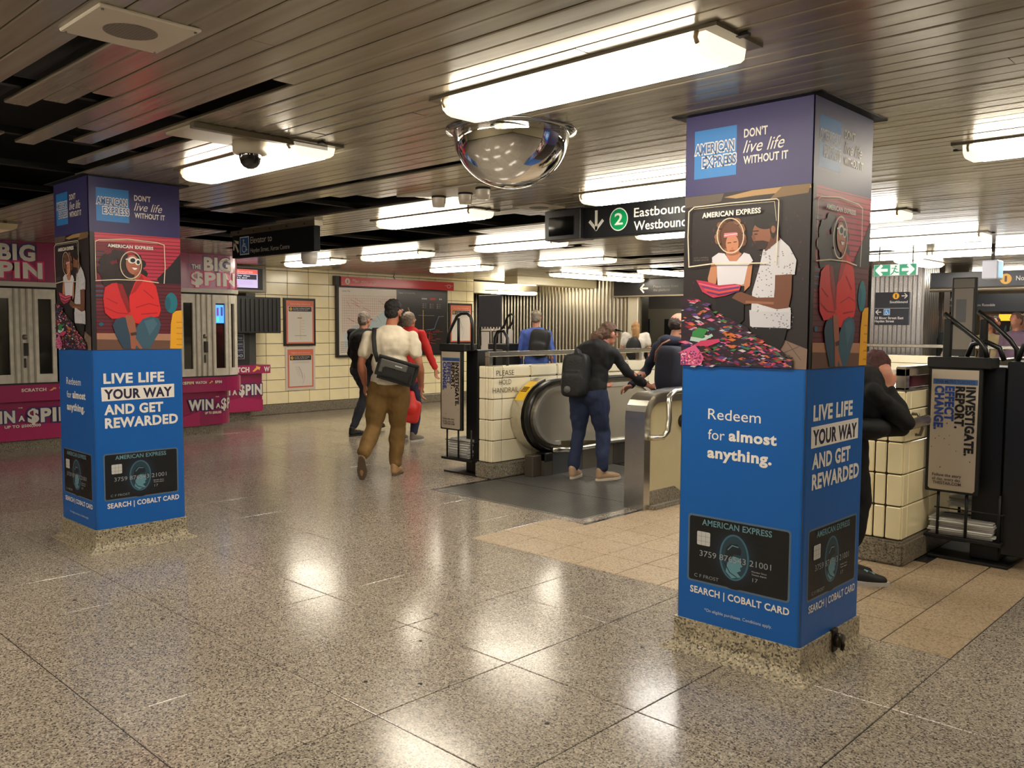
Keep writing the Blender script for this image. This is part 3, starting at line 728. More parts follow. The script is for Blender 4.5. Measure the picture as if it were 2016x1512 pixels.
    cv.htext('AMERICAN EXPRESS', (170, 628), (462, 600), (170, 605), WH, .045); cv.htext('KATE CAMPBELL', (128, 829), (202, 824), (128, 822), (120, 112, 104)); cv.htext('MEMBER SINCE 04', (128, 840), (202, 836), (128, 833), (120, 112, 104))
    cv.build('couple_picture', t)
    cv = Cv((-CW, -.0045, 0), (1, 0, 0), (0, 0, 1), .46)
    cv.hom([(88, 40), (605, 55), (590, 1245), (72, 1108)], quad(ZB, ZC))
    cv.htext('Redeem', (198, 266), (418, 282), (198, 222), WH); cv.htext('for', (198, 351), (268, 356), (198, 309), WH); cv.htext('almost', (285, 356), (486, 373), (285, 314), WH, .045); cv.htext('anything.', (196, 427), (466, 455), (196, 385), WH, .045)
    cv.htext('SEARCH | COBALT CARD', (127, 1002), (549, 1100), (127, 975), WH, .03); cv.htext('*On eligible purchases. Conditions apply.', (188, 1086), (476, 1160), (188, 1073), (200, 205, 215)); cv.build('lettering', t)
    cv = Cv((-CW, -.0045, 0), (1, 0, 0), (0, 0, 1), .4); card(cv, *cardbox(cv)); cv.build('card_print', t)
    # ---- face towards +x : woman in red
    A = ((.0045, 0, 0), (0, 1, 0), (0, 0, 1), .46)
    cv = Cv(*A, coat=0); header(cv); cv.build('header_print', t)
    cv = Cv(*A, coat=0); cv.hom(Q5, quad(ZC, ZN)); P = cv.poly; g = random.Random(9)
    P(Q5, (96, 22, 40)); P([(396, 520), (1034, 568), (1036, 700), (860, 880), (640, 900), (396, 700)], (190, 48, 78)); P([(396, 525), (640, 545), (640, 1100), (396, 1100)], (120, 26, 48), True)
    P([(396, 525), (1034, 568), (1035, 640), (396, 590)], (206, 64, 86))
    for i in range(27):
        yy = 548+i*27; cv.line([(372, yy-14+i*.4), (1040, yy+26-i*1.0)], 6 if i > 1 else 4, (58, 14, 26) if i > 12 else (110, 22, 40), up=False)
    cv.k += 1
    P([(362, 515), (398, 520), (408, 1398), (372, 1401)], (28, 22, 24)); P([(1036, 680), (960, 770), (860, 868), (880, 900), (1040, 905)], (26, 22, 30))
    for i in range(9): cv.line([(405, 660+i*20), (470, 664+i*20)], 7, (30, 80, 92) if i % 2 else (40, 30, 40), up=False)
    for i in range(7): cv.line([(405, 900+i*18), (460, 902+i*18)], 8, (20, 92, 120) if i % 2 else (40, 30, 46), up=False)
    cv.k += 1
    cv.ell(966, 1045, 46, 76, (16, 112, 128)); cv.ell(940, 1050, 22, 50, (20, 92, 112)); cv.ell(440, 1205, 18, 14, (20, 92, 120))
    P([(405, 1272), (1046, 1278), (1046, 1328), (405, 1318)], (172, 124, 100)); P([(405, 1318), (1046, 1328), (1047, 1390), (405, 1400)], (104, 72, 58))
    P([(975, 1125), (1000, 1105), (1046, 1100), (1047, 1388), (955, 1388), (962, 1200)], (226, 164, 30))
    for i in range(5): cv.line([(1005, 1190+i*42), (1045, 1190+i*42)], 6, (190, 124, 20))
    for i in range(70):
        a = g.uniform(0, 2*PI); d = g.uniform(.2, 1); cv.ell(600+165*d*math.cos(a), 805+150*d*math.sin(a), 30, 32, g.choice([(34, 18, 24), (26, 14, 20), (44, 22, 28)]), 8, up=False)
    cv.k += 1
    P([(560, 900), (650, 900), (720, 830), (760, 860), (720, 1000), (680, 1140), (630, 1110), (580, 1000)], (52, 14, 22))
    P([(470, 930), (520, 900), (560, 895), (600, 960), (635, 1060), (665, 1130), (650, 1150), (590, 1160), (520, 1165), (468, 1120), (455, 1010)], (206, 34, 42))
    P([(650, 1000), (690, 900), (740, 828), (800, 865), (850, 920), (870, 1010), (886, 1100), (870, 1146), (800, 1158), (745, 1205), (690, 1195), (655, 1110)], (218, 36, 40))
    P([(560, 900), (600, 905), (640, 1010), (660, 1110), (640, 1120), (590, 1000)], (140, 20, 30)); P([(745, 835), (700, 900), (660, 985), (700, 960), (760, 870)], (168, 24, 34))
    for a in ([(480, 1010), (560, 1050)], [(470, 1080), (560, 1120), (640, 1125)], [(760, 950), (830, 1010)], [(700, 1080), (800, 1050), (870, 1070)], [(740, 1130), (860, 1120)]): cv.line(a, 7, (160, 22, 32), up=False)
    cv.k += 1
    P([(524, 1215), (545, 1170), (600, 1150), (640, 1170), (662, 1260), (668, 1390), (604, 1390), (548, 1290)], (40, 66, 88)); P([(700, 1230), (750, 1165), (810, 1145), (868, 1160), (886, 1205), (868, 1270), (800, 1390), (690, 1390)], (52, 88, 108)); P([(760, 1180), (830, 1160), (860, 1200), (800, 1290)], (66, 104, 124))
    P([(618, 1140), (665, 1135), (690, 1180), (702, 1270), (690, 1300), (748, 1388), (725, 1390), (700, 1360), (690, 1392), (660, 1388), (652, 1290), (634, 1220)], (152, 92, 70)); P([(655, 1270), (700, 1262), (704, 1285), (660, 1292)], (60, 40, 36))
    cv.ell(680, 762, 52, 74, (176, 104, 80), rot=-12); P([(690, 820), (740, 800), (735, 850), (690, 880)], (160, 90, 70))
    for q in (0, 1, 2): pass
    cv.ell(674, 728, 32, 25, (236, 232, 224)); cv.ell(716, 742, 22, 24, (236, 232, 224)); cv.line([(628, 722), (650, 720)], 8, (236, 232, 224)); cv.ell(678, 730, 19, 16, (24, 20, 26)); cv.ell(718, 744, 12, 15, (24, 20, 26)); P([(670, 782), (712, 786), (702, 800), (685, 800)], (240, 232, 228)); cv.line([(668, 778), (714, 782)], 4, (150, 50, 50))
    cv.line([(400, 590), (430, 578), (640, 574), (860, 600), (912, 618), (914, 700), (918, 780), (910, 900)], 6, LN); cv.line([(400, 590), (400, 740), (402, 870)], 4, LN); cv.line([(398, 880), (560, 872), (740, 878), (868, 896)], 6, LN); cv.line([(430, 588), (640, 583), (860, 610)], 2, LN)
    cv.line([(663+79*math.cos(2*PI*i/30), 765+100*math.sin(2*PI*i/30)) for i in range(30)], 7, LN, True)
    cv.htext('AMERICAN EXPRESS', (490, 632), (830, 652), (490, 610), WH, .045); cv.build('woman_in_red_picture', t)
    cv = Cv(*A, coat=0); cv.hom([(360, 32), (998, 25), (1028, 1215), (390, 1312)], quad(ZB, ZC))
    cv.poly([(420, 294), (942, 268), (944, 362), (426, 392)], WH)
    for tx, a, b, c, col in (('LIVE LIFE', (438, 266), (872, 248), (438, 200), WH), ('YOUR WAY', (442, 378), (928, 350), (442, 314), (30, 26, 60)), ('AND GET', (443, 487), (865, 458), (443, 422), WH), ('REWARDED', (448, 584), (971, 540), (448, 518), WH)): cv.htext(tx, a, b, c, col, .045)
    cv.htext('SEARCH | COBALT CARD', (465, 1158), (982, 1085), (465, 1124), WH, .03); cv.build('lettering', t)
    cv = Cv((.0045, 0, 0), (0, 1, 0), (0, 0, 1), .4); card(cv, *cardbox(cv)); cv.build('card_print', t)
    # hidden faces carry the plain wrap; a black trim under the ceiling
    b = MB()
    for a, c in (((-CW-.05, -.05, ZT-.002), (.05, -.005, ZT+.004)), ((.005, -.05, ZT-.002), (.05, CW+.05, ZT+.004)), ((-CW-.05, CW+.005, ZT-.002), (.05, CW+.05, ZT+.004)), ((-CW-.05, -.05, ZT-.002), (-CW-.005, CW+.05, ZT+.004))): b.box(a, c, M_BLACK)
    b.build('ceiling_trim', t)
    return t
col1 = make_column()
col1.location = (-1.5926, 3.4332, 0); col1['label'] = 'near blue wrapped advertising column with black knob low on its granite base'
col1['group'] = 'blue wrapped advertising columns'
col2 = dup(col1, (-5.8359, 2.171, 0), 0, 'far blue wrapped advertising column in front of the magenta booths')
k = MB(); k.box((-.0, .30, .05), (.022, .35, .155), M((50, 44, 38), .5, .4), .004); k.cyl((.02, .325, .105), (.05, .325, .105), .032, M((62, 56, 48), .35, .8), 18); k.tube([(.05, .325, .105), (.056, .325, .09), (.05, .325, .065)], .008, M((50, 46, 40), .4, .8), 8)
k.build('hose_valve', col1)
# ================================================================== BOOTHS
def rounded_front(y0, y1, xf, depth, r):
    """outline in x,y of a counter whose front faces +x and whose right front corner is rounded"""
    return [(xf-depth, y0), (xf, y0)]+[(xf-r+r*math.cos(math.radians(a)), y1-r+r*math.sin(math.radians(a))) for a in range(0, 91, 10)]+[(xf-depth, y1)]
def frontcv(parent, x, rough=.35, **k): return Cv((x, 0, 0), (0, 1, 0), (0, 0, 1), rough, step=.0012, **k)
LY, LG, LO = (228, 222, 214), (150, 140, 60), (60, 56, 110)
def scratch(cv, y, z, s, seq):
    for tx, w in seq:
        if tx == '^':
            cv.poly([(y, z), (y+w*.6, z+s*.9), (y+w*.45, z+s*1.1), (y+w, z+s), (y+w*.95, z+s*.3), (y+w*.8, z+s*.6), (y+w*.4, z)], (236, 186, 90)); y += w+.03
        else: cv.text(tx, y, y+w, z, s, LY, .05); y += w+.03
def big_text(cv, tx, y0, y1, z, h, out, fill=LY):
    cv.otext(tx, y0+.01, y1-.01, z, h, fill, out, .12, .045)
t = thing('collector_booth', 'magenta lottery booth with rounded corner, aluminium windows and BIG SPIN header', 'booth', (0, 0, 0))
XB = -11.15; Y0, Y1 = -2.0, 6.25
def layer(nm, z0, z1, y1, xf, r, m, par=t):
    b = MB(); b.prism(rounded_front(Y0, y1+.13, xf, 1.05, r-.1), 'z', z0, z1, m); return b.build(nm, par)
layer('plinth', 0, .12, 5.93, XB-.10, .45, M_GRAN2)
layer('lower_counter', .12, .585, 6.0, XB-.05, .45, M_MAG)
layer('ledge', .585, .78, 6.14, XB+.03, .45, M((162, 26, 92), .3, coat=.3))
layer('ledge_strip', .775, .80, 6.12, XB+.005, .45, M((30, 20, 24), .5))
layer('interior', .80, 1.93, 6.02, XB-.12, .35, M((22, 24, 24), .25))
layer('sign_sill', 1.93, 1.985, 6.13, XB+.01, .45, M((196, 190, 178), .4))
layer('sill_gap', 1.905, 1.932, 6.10, XB-.03, .45, M_BLACK)
layer('sign_box', 1.985, 2.448, 6.12, XB, .45, M_MAG)
# window panes and frames along the front, then round the corner
def front_pt(s, x0=XB, r=.35, y1=6.25):
    """s = y along the flat front, then along the rounded corner"""
    ys = y1-r
    if s <= ys: return (x0, s, 0)
    a = (s-ys)/r
    return (x0-r+r*math.cos(a), ys+r*math.sin(a), a)
def fpiece(nm, s0, s1, z0, z1, dep, m, par, off=0):
    b = MB(); n = max(1, int((s1-s0)/.07)) if s1 > 5.8 else 1
    for i in range(n):
        a = front_pt(s0+(s1-s0)*i/n, XB+off); c = front_pt(s0+(s1-s0)*(i+1)/n, XB+off)
        a2 = front_pt(s0+(s1-s0)*i/n, XB+off-dep, .3); 
        na = V((math.cos(a[2]), math.sin(a[2]))); nc = V((math.cos(c[2]), math.sin(c[2])))
        q = [(a[0], a[1]), (c[0], c[1]), (c[0]-nc.x*dep, c[1]-nc.y*dep), (a[0]-na.x*dep, a[1]-na.y*dep)]
        b.prism(q, 'z', z0, z1, m)
    return b.build(nm, par)
def window(s0, s1, par, lit=None):
    f = MB(); 
    fr = .045
    w = fpiece('window_frame', s0, s0+fr, .80, 1.905, .06, M_FRAME, par)
    fpiece('stile', s1-fr, s1, .80, 1.905, .06, M_FRAME, w); fpiece('top_rail', s0+fr, s1-fr, 1.79, 1.905, .05, M_FRAME, w); fpiece('bottom_rail', s0+fr, s1-fr, .80, .90, .05, M_FRAME, w)
    p = fpiece('pane', s0+fr, s1-fr, .90, 1.79, .006, M((26, 28, 27), .06, coat=.5), w, -.03)
    return w
for s0, s1 in ((2.55, 3.28), (3.50, 3.74), (3.78, 4.35), (4.4, 4.95), (5.28, 5.50), (5.74, 5.97), (5.98, 6.15), (6.16, 6.38), (1.2, 1.9), (1.95, 2.5), (-1.5, .4)): window(s0, s1, t)
for s0, s1 in ((3.28, 3.50), (5.50, 5.74), (4.95, 5.28), (.4, 1.2)):
    d = fpiece('door_panel', s0, s1, .80, 1.905, .05, M_FRAME, t)
    for q in (.0, .3, .62, .95):
        fpiece('rib', s0+(s1-s0)*q, s0+(s1-s0)*q+.018, .80, 1.905, .065, M((160, 154, 140), .4, .4), d, .012)
    b = MB(); c = (s0+s1)/2; b.box((XB-.01, c-.01, 1.12), (XB+.03, c+.03, 1.27), M((30, 26, 22), .5)); b.cyl((XB, c, 1.34), (XB+.015, c, 1.34), .03, M((120, 112, 98), .4, .6), 16); b.box((XB, c-.012, .98), (XB+.012, c+.008, 1.09), M((44, 38, 32), .5)); b.build('lock', d)
b = MB(); b.box((XB-.031, 5.80, 1.52), (XB-.024, 5.915, 1.77), M((70, 150, 235), .3, emit=1.6)); b.box((XB-.024, 5.81, 1.62), (XB-.023, 5.84, 1.73), M((110, 60, 160), .3, emit=.8)); b.box((XB-.024, 5.81, 1.54), (XB-.023, 5.84, 1.60), M((80, 220, 160), .3, emit=1)); b.box((XB-.024, 5.87, 1.62), (XB-.023, 5.90, 1.74), M((60, 60, 140), .3, emit=.8))
b.build('lottery_screen', t)
cv = frontcv(t, XB+.001)
for c0, side in ((2.98, 0),):
    # header artwork: THE BIG $PIN
    cv.text('THE', c0+.0, c0+.13, 2.24, .065, LO, .12); cv.text('THE', c0+.005, c0+.125, 2.245, .055, LY, .05)
    big_text(cv, 'BIG', c0+.16, c0+.55, 2.235, .17, (52, 52, 112)); big_text(cv, '$PIN', c0-.02, c0+.62, 2.035, .165, (214, 40, 110))
for c0 in (-.6, 1.1):
    big_text(cv, 'BIG', c0+.16, c0+.55, 2.235, .17, (52, 52, 112)); big_text(cv, '$PIN', c0-.02, c0+.62, 2.035, .165, (214, 40, 110))
cv.rect(3.54, 1.99, 3.545, 2.447, (60, 10, 34)); cv.rect(5.40, 1.99, 5.405, 2.447, (60, 10, 34)); cv.build('header_lettering', t)
cv = frontcv(t, XB+.031)
for y in (3.33, 1.9, 4.55): scratch(cv, y, .70, .035, (('SCRATCH', .27), ('^', .08), ('WATCH', .2), ('^', .08), ('SPIN', .13)))
scratch(cv, 5.16, .70, .033, (('SCRATCH', .16), ('^', .07), ('WATCH', .16), ('^', .06), ('SPIN', .1)))
cv.build('ledge_lettering', t)
cv = frontcv(t, XB-.049)
for y0 in (2.92, 5.39, 1.0):
    cv.poly([(y0-.3, .12), (y0+1.6, .12), (y0+1.6, .24), (y0+.9, .29), (y0+.3, .33), (y0-.3, .25)] if y0 < 5 else [(y0-.1, .12), (5.55, .12), (5.55, .3), (y0+.2, .33), (y0-.1, .25)], (176, 34, 96))
    big_text(cv, 'WIN', y0, y0+.36, .34, .13, LO); cv.text('THE', y0+.39, y0+.44, .50, .012, LY, .03); cv.text('A', y0+.385, y0+.465, .345, .075, LO, .12); cv.text('A', y0+.39, y0+.46, .35, .06, LY, .05)
    if y0 < 5: big_text(cv, '$PIN', y0+.49, y0+1.0, .33, .15, LO)
    cv.text('UP TO $500,000', *((y0+.24, y0+.63) if y0 < 5 else (5.62, 5.86)), .275, .03, LY, .05)
cv.build('counter_lettering', t)
bb = Cv((XB-.05, 0, 0), (0, 1, 0), (0, 0, 1), .35)
# '$PI' follows the rounded corner of the counter
cc = MB()
def curved_text(mb, tx, s0, s1, z, cap, m, x0, r, y1, lift, bold):
    vs, fs = text2d(tx, bold); a0 = min(v[0] for v in vs); a1 = max(v[0] for v in vs); out = []
    for v in vs:
        s = s0+(v[0]-a0)*(s1-s0)/(a1-a0); p = front_pt(s, x0, r, y1)
        out.append((p[0]+math.cos(p[2])*lift, p[1]+math.sin(p[2])*lift, z+v[1]*cap/CAPH))
    mb.add(out, fs, m)
curved_text(cc, '$PIN', 5.86, 6.36, .320, .160, M(LO, .35), XB-.05, .35, 6.13, .004, .045); curved_text(cc, '$PIN', 5.87, 6.35, .33, .14, M(LY, .35), XB-.05, .35, 6.13, .006, .03)
curved_text(cc, 'A', 5.775, 5.845, .35, .06, M(LY, .35), XB-.05, .35, 6.13, .006, .03)
cc.recalc = False; cc.build('counter_lettering', t)
cc = MB()
for tx, a, b_, z, h, oc in (('THE', 5.45, 5.58, 2.245, .055, (52, 52, 112)), ('BIG', 5.62, 6.02, 2.235, .165, (52, 52, 112)), ('$PIN', 5.44, 6.12, 2.035, .16, (214, 40, 110))):
    curved_text(cc, tx, a-.012, b_+.012, z, h, M(oc, .35), XB, .35, 6.25, .003, .11); curved_text(cc, tx, a, b_, z, h, M(LY, .35), XB, .35, 6.25, .006, .045)
cc.recalc = False; cc.build('header_lettering', t)

t = thing('collector_booth', 'smaller magenta counter with dark kiosk and lottery display beside the cream wall', 'booth', (0, 0, 0))
X2 = -12.3
def layer2(nm, z0, z1, y0, y1, xf, r, m):
    b = MB(); b.prism([(xf-.45, y0), (xf, y0)]+[(xf-r+r*math.cos(math.radians(a)), y1-r+r*math.sin(math.radians(a))) for a in range(0, 91, 15)]+[(xf-.45, y1)], 'z', z0, z1, m); return b.build(nm, t)
layer2('plinth', 0, .14, 6.35, 7.02, X2-.10, .06, M_GRAN2); layer2('counter', .14, .74, 6.35, 7.16, X2, .04, M_MAG)
layer2('ledge', .74, .87, 6.35, 7.27, X2+.08, .05, M((162, 26, 92), .3, coat=.3))
b = MB(); b.box((X2-.5, 6.35, .87), (X2-.12, 7.0, 1.95), M((26, 28, 28), .4)); b.box((X2-.48, 7.0, .87), (X2-.2, 7.16, 2.0), M((70, 74, 72), .5)); b.build('kiosk_body', t)
cv = frontcv(t, X2+.001); big_text(cv, 'IN', 6.44, 6.60, .42, .13, LO); cv.text('A', 6.63, 6.71, .42, .07, LY, .06); big_text(cv, '$PIN', 6.74, 7.14, .41, .15, LO); cv.poly([(6.3, .15), (7.15, .15), (7.15, .32), (6.8, .37), (6.3, .3)], (176, 34, 96)); cv.build('counter_lettering', t)
cv = frontcv(t, X2+.082); cv.text('SCRATCH', 6.40, 6.88, .77, .07, LY, .06); cv.poly([(6.93, .775), (7.0, .84), (6.99, .86), (7.07, .84), (7.05, .79), (7.03, .81), (6.96, .77)], (236, 186, 90)); cv.text('W', 7.13, 7.23, .77, .07, LY, .06); cv.build('ledge_lettering', t)
t = thing('lottery_board', 'dark blue lottery jackpot board under the black louvred box', 'sign', (0, 0, 0))
b = MB(); b.box((X2-.115, 6.42, .96), (X2-.09, 6.90, 1.36), M((150, 150, 150), .4), .004); b.build('frame', t)
cv = frontcv(t, X2-.088)
for i, tx in enumerate(('Loterie', '$ Million', '$ Million', '0.000')): cv.rect(6.44, 1.255-i*.093, 6.88, 1.34-i*.093, (26, 34, 66)); cv.text(tx, 6.58, 6.86, 1.275-i*.093, .042, (190, 196, 200))
cv.build('lettering', t)
t = thing('louvred_box', 'black louvred box sticking out above the jackpot board', 'box', (0, 0, 0))
b = MB(); b.box((X2-.12, 6.45, 1.37), (X2+.12, 7.42, 1.93), M((13, 13, 14), .5), .004); b.build('case', t)
for i in range(12):
    b = MB(); b.box((X2+.12, 6.50+i*.077, 1.40), (X2+.135, 6.53+i*.077, 1.90), M((22, 22, 22), .4)); b.build('fin', t)
t = thing('information_screen', 'wall screen showing an orange headed early closures notice', 'monitor', (0, 0, 0))
b = MB(); b.box((X2-.5, 6.5, 2.02), (X2-.35, 7.45, 2.43), M((150, 146, 136), .4, .3), .008); b.build('case', t)
cv = frontcv(t, X2-.348, emit=.9); cv.rect(6.52, 2.06, 7.38, 2.40, (14, 14, 16)); cv.rect(6.52, 2.09, 7.29, 2.38, (206, 190, 232)); cv.rect(6.52, 2.31, 7.29, 2.38, (228, 104, 92)); cv.rect(6.52, 2.22, 7.27, 2.30, (46, 40, 50))
cv.text('early closures', 6.7, 7.2, 2.325, .036, (240, 200, 190)); cv.text('Finch to St Clair West', 6.66, 7.15, 2.265, .024, (225, 225, 235), .03); cv.text('June 3, 4 and 6, 2019', 6.7, 7.1, 2.232, .02, (225, 225, 235), .03)
for i in range(3): cv.rect(6.6, 2.19-i*.022, 7.2, 2.193-i*.022, (140, 130, 165))
cv.text('TTC', 6.85, 6.95, 2.10, .022, (210, 40, 50), .05); cv.build('screen', t)

# ================================================================== MAP BOARD AND POSTERS ON THE LEFT WALL
XW = -12.90
t = thing('map_board', 'large wall map board with red Plan your trip header', 'map', (0, 0, 0))
b = MB(); b.box((XW, 8.94, .93), (XW+.07, 11.56, 2.2), M((26, 24, 24), .35), .004); b.build('frame', t)
b = MB(); b.box((XW+.02, 9.0, 2.2), (XW+.12, 11.68, 2.36), M((206, 52, 66), .3, coat=.2), .003); b.build('red_header', t)
b = MB(); b.box((XW, 8.9, 2.2), (XW+.09, 9.0, 2.37), M((30, 26, 26), .35)); b.build('header_end', t)
cv = frontcv(t, XW+.122); cv.ell(9.13, 2.28, .055, .055, (225, 205, 195), 28); cv.text('i', 9.12, 9.14, 2.25, .06, (90, 40, 44), .02); cv.text('Plan your trip', 9.24, 9.76, 2.265, .055, (230, 205, 195))
cv.line([(11.44, 2.29), (11.64, 2.29)], .008, (230, 190, 185)); cv.ell(11.54, 2.27, .05, .03, (230, 190, 185), 18); cv.ell(11.54, 2.272, .04, .022, (206, 52, 66), 18); cv.text('TTC', 11.49, 11.59, 2.285, .03, (230, 190, 185)); cv.build('header_lettering', t)
cv = frontcv(t, XW+.072, .25); cv.rect(8.98, .97, 10.27, 2.17, (222, 216, 206)); cv.text('System Map', 9.05, 9.22, 2.10, .022, (60, 56, 54))
g = random.Random(11); RL = (206, 132, 124)
cv.poly([(9.1, 1.35), (9.3, 1.5), (9.6, 1.53), (9.9, 1.72), (10.27, 1.98), (10.27, 1.38), (10.0, 1.3), (9.5, 1.18), (9.1, 1.1)], (188, 208, 214))
for i in range(26): x = 9.05+i*.047; top = 2.05; bot = 1.36 if i < 8 else 1.5+(i-8)*.027; cv.line([(x, top-g.uniform(0, .06)), (x+g.uniform(-.01, .01), bot)], .0035, RL, up=False)
for i in range(15): z = 2.03-i*.045; xe = 10.25 if z > 1.95 else 10.25-(1.95-z)*1.5; cv.line([(9.05, z), (max(xe, 9.2), z+g.uniform(-.01, .01))], .0035, RL, up=False)
for i in range(14): x = g.uniform(9.1, 9.9); z = g.uniform(1.6, 2.0); cv.line([(x, z), (x+g.uniform(.05, .2), z-g.uniform(.05, .15))], .005, (190, 96, 92), up=False)
cv.k += 1
for i in range(6): cv.rect(9.0, 1.02+i*.035, 9.35-i*.02, 1.03+i*.035, (150, 146, 140), False)
cv.k += 1; cv.build('system_map', t)
cv = frontcv(t, XW+.072, .25); cv.rect(10.27, .97, 11.53, 2.17, (48, 46, 48)); cv.text('Subway and Streetcar Map', 10.33, 10.72, 2.105, .022, (200, 196, 190))
for i in range(4): cv.ell(10.90+i*.035, 2.02, .014, .014, (210, 206, 200), 10, up=False)
for i in range(5):
    for j in range(2): cv.rect(11.09+i*.032, 2.0+j*.026, 11.115+i*.032, 2.02+j*.026, (190, 50, 58), False)
cv.ell(11.35, 2.02, .016, .016, (210, 206, 200), 10, up=False); cv.ell(11.39, 2.02, .014, .014, (210, 206, 200), 10); 
for i, x in enumerate((10.92, 11.1, 11.28)):
    for j in range(3): cv.ell(x, 1.92-j*.035, .008, .008, (210, 206, 200), 8, up=False); cv.rect(x+.02, 1.915-j*.035, x+.09, 1.922-j*.035, (120, 118, 116), False)
cv.k += 1
YL = (206, 180, 120); cv.line([(10.55, 1.84), (10.60, 1.72), (10.68, 1.62), (10.68, 1.50), (10.76, 1.38), (10.82, 1.3)], .014, YL); cv.line([(10.92, 1.80), (10.92, 1.22)], .016, YL)
cv.line([(10.8, 1.70), (11.2, 1.70)], .006, (150, 160, 170)); cv.line([(11.3, 1.68), (11.45, 1.69)], .006, (150, 160, 170)); cv.line([(11.0, 1.42), (11.2, 1.44), (11.27, 1.6), (11.32, 1.68)], .010, (110, 150, 170)); cv.line([(10.6, 1.43), (11.0, 1.42)], .008, (90, 110, 100))
for i in range(26): x = g.uniform(10.6, 11.3); z = g.uniform(1.15, 1.42); cv.line([(x, z), (x+g.uniform(.03, .16), z)], .006, (190, 60, 62), up=False)
for i in range(9): x = g.uniform(10.8, 11.1); cv.line([(x, g.uniform(1.35, 1.45)), (x, 1.16)], .005, (190, 60, 62), up=False)
for i in range(12): cv.ell(10.92, 1.26+i*.045, .006, .006, (40, 38, 40), 6, up=False)
cv.k += 1; cv.build('subway_map', t)
def closure(name, label, y0, y1, z0, z1, title, framed, kind):
    t = thing(name, label, 'poster', (0, 0, 0))
    b = MB(); b.box((XW, y0, z0), (XW+(.035 if framed else .012), y1, z1), M((18, 17, 17), .35) if framed else M((214, 206, 196), .4), .003); b.build('frame' if framed else 'sheet', t)
    cv = frontcv(t, XW+(.037 if framed else .013), .3); m = .04
    a, b_, c, d = y0+m, y1-m, z0+m, z1-m; w = b_-a
    cv.rect(a, c, b_, d, (222, 122, 96)); cv.rect(a+.03, c+.025, b_-.03, d-.10, (222, 216, 208)); cv.text(title, a+w*.14, b_-w*.14, d-.07, .028, (240, 190, 160))
    cv.rect(a+.045, d-.185, b_-.045, d-.105, (48, 44, 46)); cv.ell(a+.085, d-.145, .028, .028, (226, 170, 60), 18); cv.text('1', a+.08, a+.09, d-.158, .026, (40, 36, 30)); cv.text('St Clair to Bloor-Yonge', a+.13, b_-.08, d-.137, .014, (214, 210, 204), .03); cv.text('Saturday, June 8, 2019', a+.13, b_-.12, d-.163, .013, (214, 210, 204), .03)
    mx = (a+b_)/2
    if kind == 0:
        cv.rect(mx-.003, c+.07, mx+.003, d-.22, (214, 180, 110)); cv.rect(mx-.06, d-.30, mx+.03, d-.29, (120, 60, 60)); cv.rect(mx-.12, c+.13, mx+.11, c+.138, (110, 160, 120))
        for i in range(5): cv.rect(mx+.02, d-.34-i*.05, mx+.08, d-.336-i*.05, (170, 166, 160), False)
    else:
        cv.line([(mx-.04, d-.30), (mx+.02, d-.42), (mx+.03, d-.5)], .006, (110, 104, 100)); cv.line([(mx+.06, d-.42), (mx+.07, d-.5), (mx+.03, c+.06)], .005, (170, 160, 150))
        for i in range(7): cv.rect(mx-.12+i*.01, d-.30-i*.024, mx-.05+i*.008, d-.297-i*.024, (150, 146, 140), False)
        for i in range(2): cv.rect(a+.08, d-.215-i*.02, b_-.08, d-.212-i*.02, (160, 156, 150), False)
    cv.k += 1; cv.build('print', t)
closure('framed_poster', 'black framed orange Saturday closure poster on the cream wall', 7.90, 8.52, 1.145, 1.955, 'Saturday closure', True, 0)
closure('paper_poster', 'unframed orange nightly closures poster below the black framed one', 7.93, 8.52, .39, 1.125, 'Nightly early closures', False, 1)
closure('framed_poster', 'smaller framed orange Sunday closure poster right of the map board', 11.63, 12.27, 1.14, 1.955, 'Sunday closure', True, 1)
t = thing('cable', 'thin dark cable running up the wall from the map board', 'cable', (0, 0, 0))
b = MB(); b.tube([(XW+.03, 10.27, 2.36), (XW+.02, 10.24, 2.42), (XW+.03, 10.26, 2.45)], .008, M_BLACK, 6); b.build('cord', t)
# ================================================================== LOW TILED WALLS ROUND THE WELL
def low_wall(name, x0, x1, y0, y1, face, label_rows=None, nt=8):
    """face = +1: the detailed side looks towards +x"""
    w_ = MB(); w_.box((x0+.012, y0+.012, .15), (x1-.012, y1, 1.098), M_GROUT); wl = struct(w_.build(name))
    b = MB(); b.box((x0-.03, y0-.03, 0), (x1+.03, y1, .155), M_GRAN2, .015); b.build('granite_foot', wl)
    zs = [.16, .375, .58, .785, .99, 1.11]
    return wl, zs
wall_esc, ZS = low_wall('wall_escalator', -6.14, -5.95, 5.95, 13.4, 1)
edges = [5.965, 6.085]+[6.085+.415*(i+1) for i in range(9)]
for a, b_ in zip(edges, edges[1:]):
    for z0, z1 in zip(ZS, ZS[1:]):
        cap = z0 > .9
        piece('cap_tile' if cap else 'wall_tile', (.2 if cap else .016, b_-a-.007, z1-z0-.007), M_TILEP, ((-6.045 if cap else -5.958), (a+b_)/2, (z0+z1)/2), wall_esc, bev=.012 if cap and b_-a > .2 else .004)
for (a, b_) in ((-6.14, -6.055), (-6.055, -6.015), (-6.015, -5.95)):
    for z0, z1 in zip(ZS, ZS[1:]): piece('wall_tile', (b_-a-.006, .02, z1-z0-.007), M_TILEP, ((a+b_)/2, 5.957, (z0+z1)/2), wall_esc, bev=.006)
m = MB(); yy = edges[-1]
while yy < 13.2:
    for z0, z1 in zip(ZS, ZS[1:]): m.box((-6.15 if z0 > .9 else -5.966, yy+.003, z0+.003), (-5.95, yy+.412, z1-.003), M_TILEP)
    yy += .415
tag(m.build('further_wall_tiles', wall_esc), kind='stuff')
m = MB(); yy = 6.0
